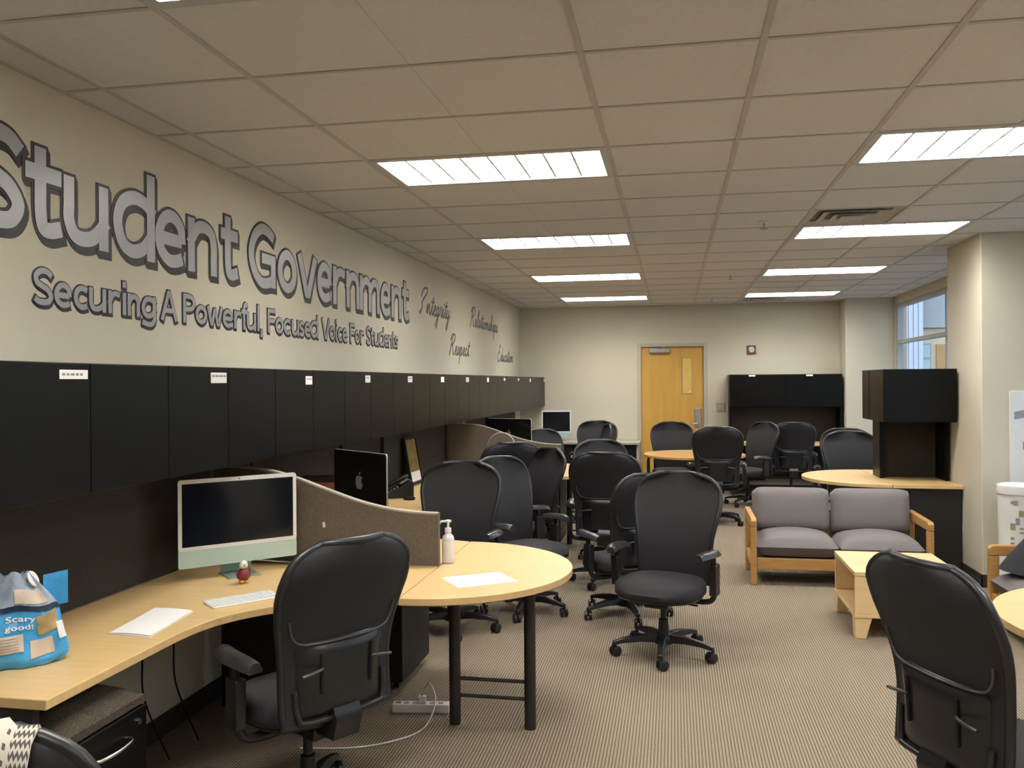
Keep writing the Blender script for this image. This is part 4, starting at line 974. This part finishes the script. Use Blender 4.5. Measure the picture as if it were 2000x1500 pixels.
def ribbon(mb, pts, hw, ext, x0, d, dy=0, dz=0, closed=False):
    P = [Vector((p[0], p[1])) for p in pts]
    if not closed:
        P[0] = P[0]+(P[0]-P[1]).normalized()*ext; P[-1] = P[-1]+(P[-1]-P[-2]).normalized()*ext
    n = len(P); L_, R_ = [], []
    for i in range(n):
        ta = (P[i]-P[i-1]) if (i > 0 or closed) else (P[1]-P[0])
        tb = (P[(i+1) % n]-P[i]) if (i < n-1 or closed) else (P[-1]-P[-2])
        ta = ta.normalized(); tb = tb.normalized(); tt = (ta+tb); tt = tt.normalized() if tt.length > 1e-6 else ta
        nn = Vector((-tt.y, tt.x)); k = min(1/max(0.25, abs(nn.dot(Vector((-ta.y, ta.x))))), 1.35)
        L_.append(P[i]+nn*hw*k); R_.append(P[i]-nn*hw*k)
    V = []
    for i in range(n):
        for q in (L_[i], R_[i]):
            V.append((x0, q.x+dy, q.y+dz)); V.append((x0+d, q.x+dy, q.y+dz))
    F = []
    for i in range(n if closed else n-1):
        a, b = 4*i, 4*((i+1) % n)
        F += [(a+1, a+3, b+3, b+1), (a, a+1, b+1, b), (a+3, a+2, b+2, b+3)]
    if not closed: F += [(0, 2, 3, 1), (4*n-4, 4*n-3, 4*n-1, 4*n-2)]
    mb.add(V, F)
def wall_line(text_tab, zt, name, label, o_, sh, stem):
    oy, oz = text_tab[0][1], zt['base']
    t = thing(name, (XL, oy, oz), 0, label, 'wall lettering')
    hw = stem/2
    for ch, y0, y1 in text_tab:
        if ch == 't': z0, z1 = zt['base'], zt['t']
        elif ch in 'dfl': z0, z1 = zt['base'], zt['asc']
        elif ch == 'i': z0, z1 = zt['base'], zt['cap']+0.004
        elif ch == 'g': z0, z1 = zt['desc'], zt['x']
        elif ch == ',': z0, z1 = zt['desc'], zt['base']+(zt['x']-zt['base'])*0.35
        elif ch.isupper(): z0, z1 = zt['base'], zt['cap']
        else: z0, z1 = zt['base'], zt['x']
        m_ = o_+hw*(0.8 if ch in 'vwVA' else 1.0)
        a0, a1, b0, b1 = y0+m_-o_*0.3, y1-m_-sh*0.5, z0+m_+sh, z1-m_
        if a1 < a0: a0 = a1 = (a0+a1)/2
        face, outl = MB(), MB()
        for si, (sm, pts) in enumerate(SK[ch]):
            # straight strokes end flush with the box, so their ends reach out by half a stem
            Q = [(a0+(a1-a0)*px-oy, b0+(b1-b0)*py-oz, 0) for px, py in pts]
            if sm: Q = smooth_path(Q, 5, closed=(sm == 2))
            Q = [(q[0], q[1]) for q in Q]; cl = sm == 2
            ext = hw if (not sm or ch in 'unmdrtfgl') else hw*0.3
            if ch in 'e' and si == 0: ext = 0
            if ch == ',': ext = 0.002
            lift = 0.0003*si
            ribbon(face, Q, hw, ext, 0.0038+lift, 0.002, closed=cl)
            ribbon(outl, Q, hw+o_, ext+o_, 0.0018+lift*0.5, 0.0015, closed=cl)
            for qi, q in enumerate((1.0, 0.75, 0.5, 0.25)): ribbon(outl, Q, hw+o_, ext+o_, 0.0002+lift*0.2, 0.0006+0.0003*qi, sh*0.8*q, -sh*q, closed=cl)
        fo = face.build('letter', 'letter_face', t)
        outl.build('letter_outline', 'letter_dark', fo)
L1 = [('S', -1.69, -1.40), ('t', -1.43, -1.21), ('u', -1.23, -0.93), ('d', -0.93, -0.60), ('e', -0.63, -0.35), ('n', -0.36, -0.06), ('t', -0.05, 0.16), ('G', 0.25, 0.61), ('o', 0.61, 0.90), ('v', 0.90, 1.20), ('e', 1.19, 1.46), ('r', 1.46, 1.71), ('n', 1.71, 2.00), ('m', 1.98, 2.45), ('e', 2.45, 2.72), ('n', 2.72, 3.01), ('t', 3.01, 3.23)]
wall_line(L1, dict(base=2.13, x=2.44, cap=2.54, asc=2.565, t=2.51, desc=2.0), 'painted_lettering', 'large grey outlined letters reading Student Government on left wall', 0.013, 0.020, 0.060)
L2 = [('S', -1.39, -1.27), ('e', -1.28, -1.17), ('c', -1.17, -1.07), ('u', -1.08, -0.96), ('r', -0.96, -0.87), ('i', -0.87, -0.82), ('n', -0.83, -0.73), ('g', -0.73, -0.61), ('A', -0.58, -0.44), ('P', -0.4, -0.28), ('o', -0.29, -0.17), ('w', -0.18, -0.02), ('e', -0.03, 0.09), ('r', 0.09, 0.18), ('f', 0.17, 0.25), ('u', 0.23, 0.35), ('l', 0.35, 0.395), (',', 0.39, 0.43), ('F', 0.48, 0.59), ('o', 0.58, 0.7), ('c', 0.69, 0.8), ('u', 0.8, 0.92), ('s', 0.91, 1.0), ('e', 0.99, 1.1), ('d', 1.08, 1.22), ('V', 1.27, 1.41), ('o', 1.4, 1.51), ('i', 1.5, 1.55), ('c', 1.55, 1.645), ('e', 1.635, 1.74), ('F', 1.78, 1.89), ('o', 1.88, 1.99), ('r', 1.99, 2.08), ('S', 2.12, 2.23), ('t', 2.22, 2.3), ('u', 2.3, 2.42), ('d', 2.41, 2.545), ('e', 2.54, 2.65), ('n', 2.64, 2.75), ('t', 2.74, 2.82), ('s', 2.81, 2.91)]
wall_line(L2, dict(base=1.895, x=2.012, cap=2.055, asc=2.065, t=2.045, desc=1.855), 'painted_motto', 'grey outlined motto line reading Securing A Powerful Focused Voice', 0.0058, 0.0095, 0.0225)
# script words from pen strokes: x-height 1, ascender 2.2, descender -1.2
GL = {
 'I': (1.5, [[(0.1, 1.5), (0.5, 2.3), (1.2, 2.45), (1.25, 2.0), (0.7, 1.4), (0.35, 0.9), (0.5, 0.55), (0.2, -0.1), (0.0, 0.1)]]),
 'R': (1.5, [[(0.1, -0.15), (0.35, 1.0), (0.6, 2.1)], [(0.1, 1.7), (0.5, 2.35), (1.15, 2.3), (1.2, 1.75), (0.8, 1.25), (0.5, 1.15), (0.8, 0.9), (1.05, 0.1), (1.4, 0.05)]]),
 'E': (1.4, [[(1.2, 2.0), (1.0, 2.4), (0.6, 2.3), (0.45, 1.8), (0.8, 1.35), (0.4, 1.25), (0.1, 0.6), (0.3, 0.0), (0.8, 0.0), (1.2, 0.4)]]),
 'n': (0.95, [[(0.0, 0.1), (0.15, 0.95), (0.2, 0.05), (0.4, 0.8), (0.6, 0.95), (0.65, 0.3), (0.75, 0.02), (0.95, 0.2)]]),
 't': (0.6, [[(0.0, 0.2), (0.3, 1.0), (0.42, 1.8), (0.28, 0.6), (0.35, 0.05), (0.6, 0.2)], [(0.05, 1.25), (0.7, 1.35)]]),
 'e': (0.7, [[(0.0, 0.25), (0.4, 0.55), (0.45, 0.9), (0.25, 0.95), (0.1, 0.5), (0.25, 0.05), (0.5, 0.05), (0.7, 0.25)]]),
 'g': (0.85, [[(0.55, 0.8), (0.25, 0.95), (0.05, 0.5), (0.2, 0.05), (0.5, 0.4), (0.6, 0.95), (0.5, -0.3), (0.3, -1.15), (0.08, -0.9), (0.35, -0.2), (0.85, 0.25)]]),
 'r': (0.65, [[(0.0, 0.15), (0.2, 0.95), (0.3, 1.05), (0.5, 0.85), (0.42, 0.2), (0.5, 0.05), (0.65, 0.2)]]),
 'i': (0.5, [[(0.0, 0.2), (0.2, 0.95), (0.2, 0.2), (0.3, 0.03), (0.5, 0.2)], [(0.3, 1.4), (0.34, 1.5)]]),
 'y': (0.85, [[(0.0, 0.4), (0.12, 0.95), (0.15, 0.2), (0.35, 0.05), (0.55, 0.5), (0.62, 0.95), (0.5, -0.3), (0.3, -1.15), (0.1, -0.9), (0.4, -0.2), (0.85, 0.3)]]),
 'l': (0.5, [[(0.0, 0.2), (0.35, 1.3), (0.4, 2.1), (0.25, 2.1), (0.15, 0.8), (0.25, 0.03), (0.5, 0.2)]]),
 'a': (0.85, [[(0.55, 0.85), (0.25, 0.95), (0.05, 0.45), (0.2, 0.03), (0.45, 0.35), (0.58, 0.95), (0.56, 0.2), (0.68, 0.03), (0.85, 0.2)]]),
 'o': (0.8, [[(0.4, 0.95), (0.12, 0.75), (0.08, 0.2), (0.3, 0.02), (0.52, 0.4), (0.45, 0.9), (0.35, 0.8), (0.8, 0.75)]]),
 's': (0.65, [[(0.0, 0.1), (0.3, 1.0), (0.45, 0.5), (0.35, 0.05), (0.1, 0.08), (0.65, 0.2)]]),
 'h': (0.9, [[(0.0, 0.2), (0.35, 1.4), (0.4, 2.1), (0.22, 2.0), (0.12, 0.02), (0.35, 0.85), (0.55, 0.9), (0.58, 0.2), (0.7, 0.03), (0.9, 0.2)]]),
 'p': (0.9, [[(0.0, 0.3), (0.2, 1.0), (0.12, 0.0), (0.05, -1.1)], [(0.12, 0.2), (0.35, 0.95), (0.6, 0.75), (0.5, 0.1), (0.25, 0.05), (0.9, 0.2)]]),
 'c': (0.65, [[(0.45, 0.8), (0.3, 0.97), (0.08, 0.55), (0.2, 0.05), (0.45, 0.05), (0.65, 0.25)]]),
 'd': (0.85, [[(0.5, 0.85), (0.22, 0.95), (0.05, 0.45), (0.2, 0.03), (0.45, 0.4), (0.68, 2.1), (0.55, 0.3), (0.65, 0.03), (0.85, 0.2)]]),
 'u': (0.9, [[(0.0, 0.5), (0.15, 0.95), (0.15, 0.2), (0.3, 0.03), (0.52, 0.4), (0.6, 0.95), (0.58, 0.2), (0.7, 0.03), (0.9, 0.2)]]),
}
def script_word(word, y0, y1, zbase, ztop):
    tot = sum(GL[c][0] for c in word); sx = (y1-y0)/(tot+0.5); sz = (ztop-zbase)/2.4
    m = MB(); x = 0.0
    for c in word:
        wd, strokes = GL[c]
        for st in strokes:
            pts = smooth_path([((x+px+0.22*py), py, 0) for px, py in st], 5)
            for dr, rad in ((0.0, 0.0135),):
                m.tube([(XL+0.0015, y0+p.x*sx, zbase+p.y*sz) for p in pts], rad, 6)
        x += wd
    m.v = [(XL+0.0002+max(0, (vx-XL-0.0015))*0.25, vy, vz) for vx, vy, vz in m.v]
    o = m.build('script_lettering', 'letter_mid')
    tag(o, 'dark cursive painted word %s on left wall' % word, 'wall lettering', 'cursive words on the left wall')
script_word('Integrity', 3.55, 4.72, 2.275, 2.51)
script_word('Relationships', 5.58, 7.25, 2.275, 2.50)
script_word('Respect', 4.62, 5.60, 1.915, 2.13)
script_word('Education', 7.16, 8.35, 1.90, 2.115)
# bag lettering
def bag_text(txt, a0, v0, sa, sv, name):
    vs_, fs_ = glyph(txt, 0.015, 3)
    if not vs_: return
    b = bbox(vs_)
    mb = MB(); mb.add([bag(a0+(x-b[0])*sa, v0+(y-b[2])*sv-0.03*(x-b[0])*sa, 0.0055) for x, y, _ in vs_], fs_)
    mb.build(name, 'white', t_bag)
t_bag = [o for o in bpy.data.objects if o.name.startswith('snack_bag')][0]
bag_text('Scary', -0.14, 0.475, 0.20, 0.085, 'lettering')
bag_text('good!', -0.14, 0.395, 0.17, 0.075, 'lettering')

# ================================================================== wall devices
t = thing('fire_alarm', (2.645, YF, 2.065), 0, 'red square fire alarm with round white strobe on far wall', 'fire alarm')
MB().box(-0.063, 0.063, -0.03, 0, -0.063, 0.063).build('housing', 'red_dev', t, bevel=0.006)
MB().tube([(0, -0.032, 0), (0, -0.045, 0)], [0.042, 0.036], 24).build('strobe', 'white', t, smooth=40)
MB().box(-0.025, 0.025, -0.047, -0.045, -0.007, 0.007).build('lens', 'grey_mark', t)
t = thing('thermostat', (2.205, YF, 1.23), 0, 'grey square thermostat on far wall between door and hutch', 'thermostat')
MB().box(-0.06, 0.06, -0.022, 0, -0.065, 0.065).build('housing', 'steel', t, bevel=0.006); MB().box(-0.035, 0.01, -0.024, -0.022, -0.03, 0.035).build('dial', 'frame_paint', t); MB().box(0.02, 0.045, -0.024, -0.022, -0.04, 0.04).build('dial', 'frame_paint', t)

# ================================================================== pedestals, power strip, cables
def pedestal(loc, rz, label, cushion=False):
    t = thing('file_pedestal', loc, rz, label, 'file cabinet', 'black file pedestals')
    MB().box(-0.19, 0.19, -0.25, 0.25, 0.05, 0.575).build('body', 'black_panel', t, bevel=0.004)
    for (z0, z1) in ((0.055, 0.30), (0.305, 0.57)):
        d_ = MB().box(-0.185, 0.185, -0.27, -0.251, z0, z1).build('drawer', 'cabinet', t, bevel=0.004)
        zz = z1-0.075
        MB().tube(smooth_path([(-0.09, -0.27, zz), (-0.075, -0.292, zz), (0, -0.302, zz), (0.075, -0.292, zz), (0.09, -0.27, zz)], 4), 0.006, 8).build('handle', 'metal', d_, smooth=60)
    MB().cyl((0.14, -0.27, 0.53), (0.14, -0.276, 0.53), 0.010, n=12).build('lock', 'metal', t)
    for sx in (-1, 1):
        for sy in (-1, 1): MB().cyl((sx*0.14-0.012, sy*0.18, 0.025), (sx*0.14+0.012, sy*0.18, 0.025), 0.025, n=12).build('caster', 'chair_plastic', t)
    if cushion: MB().slab(lambda u, v: (-0.19+0.38*u, -0.262+0.512*v, 0.576), lambda u, v: (-0.19+0.38*u, -0.262+0.512*v, 0.60+0.05*(1-abs(2*u-1)**6)*(1-abs(2*v-1)**6)), 14, 14).build('seat_cushion', 'cushion_speck', t, smooth=50)
pedestal((-0.44, -1.82, 0), PI/2, 'black file pedestal with speckled cushion under the blue bag', True)
pedestal((-0.06, 0.38, 0), PI, 'black file pedestal under the first half-round island')
t = thing('power_strip', (0.30, -0.10, 0), R(8), 'white power strip lying on carpet under half-round table', 'power strip')
MB().box(-0.14, 0.14, -0.028, 0.028, 0, 0.04).build('housing', 'white', t, bevel=0.004)
for i in range(5): MB().box(-0.085+i*0.042, -0.06+i*0.042, -0.012, 0.012, 0.04, 0.041).build('outlet', 'grey_mark', t)
pg = MB().box(-0.015, 0.022, -0.014, 0.014, 0.0415, 0.075).build('plug', 'white_gloss', t, bevel=0.004)
MB().box(-0.125, -0.10, -0.008, 0.008, 0.04, 0.046).build('switch', 'grey_mark', t)
tag(MB().tube(smooth_path([(0.305, -0.10, 0.078), (0.35, -0.13, 0.15), (0.40, -0.20, 0.09), (0.38, -0.33, 0.012), (0.28, -0.48, 0.006), (0.12, -0.58, 0.006), (-0.10, -0.62, 0.006)], 7), 0.004, 6).build('extension_cable', 'white', smooth=60), 'white cable running from the power strip across the carpet', 'cable')
for (x, y) in ((-0.70, -0.95), (-0.68, -0.75)):
    tag(MB().tube(smooth_path([(x, y, 0.70), (x+0.02, y+0.05, 0.5), (x+0.05, y+0.02, 0.3), (x+0.1, y+0.12, 0.01)], 5), 0.004, 6).build('hanging_cable', 'gap', smooth=60), 'thin black cable hanging below the corner desk '+('near its middle' if y < -0.9 else 'near the inner corner'), 'cable', 'black cables under the corner desk')
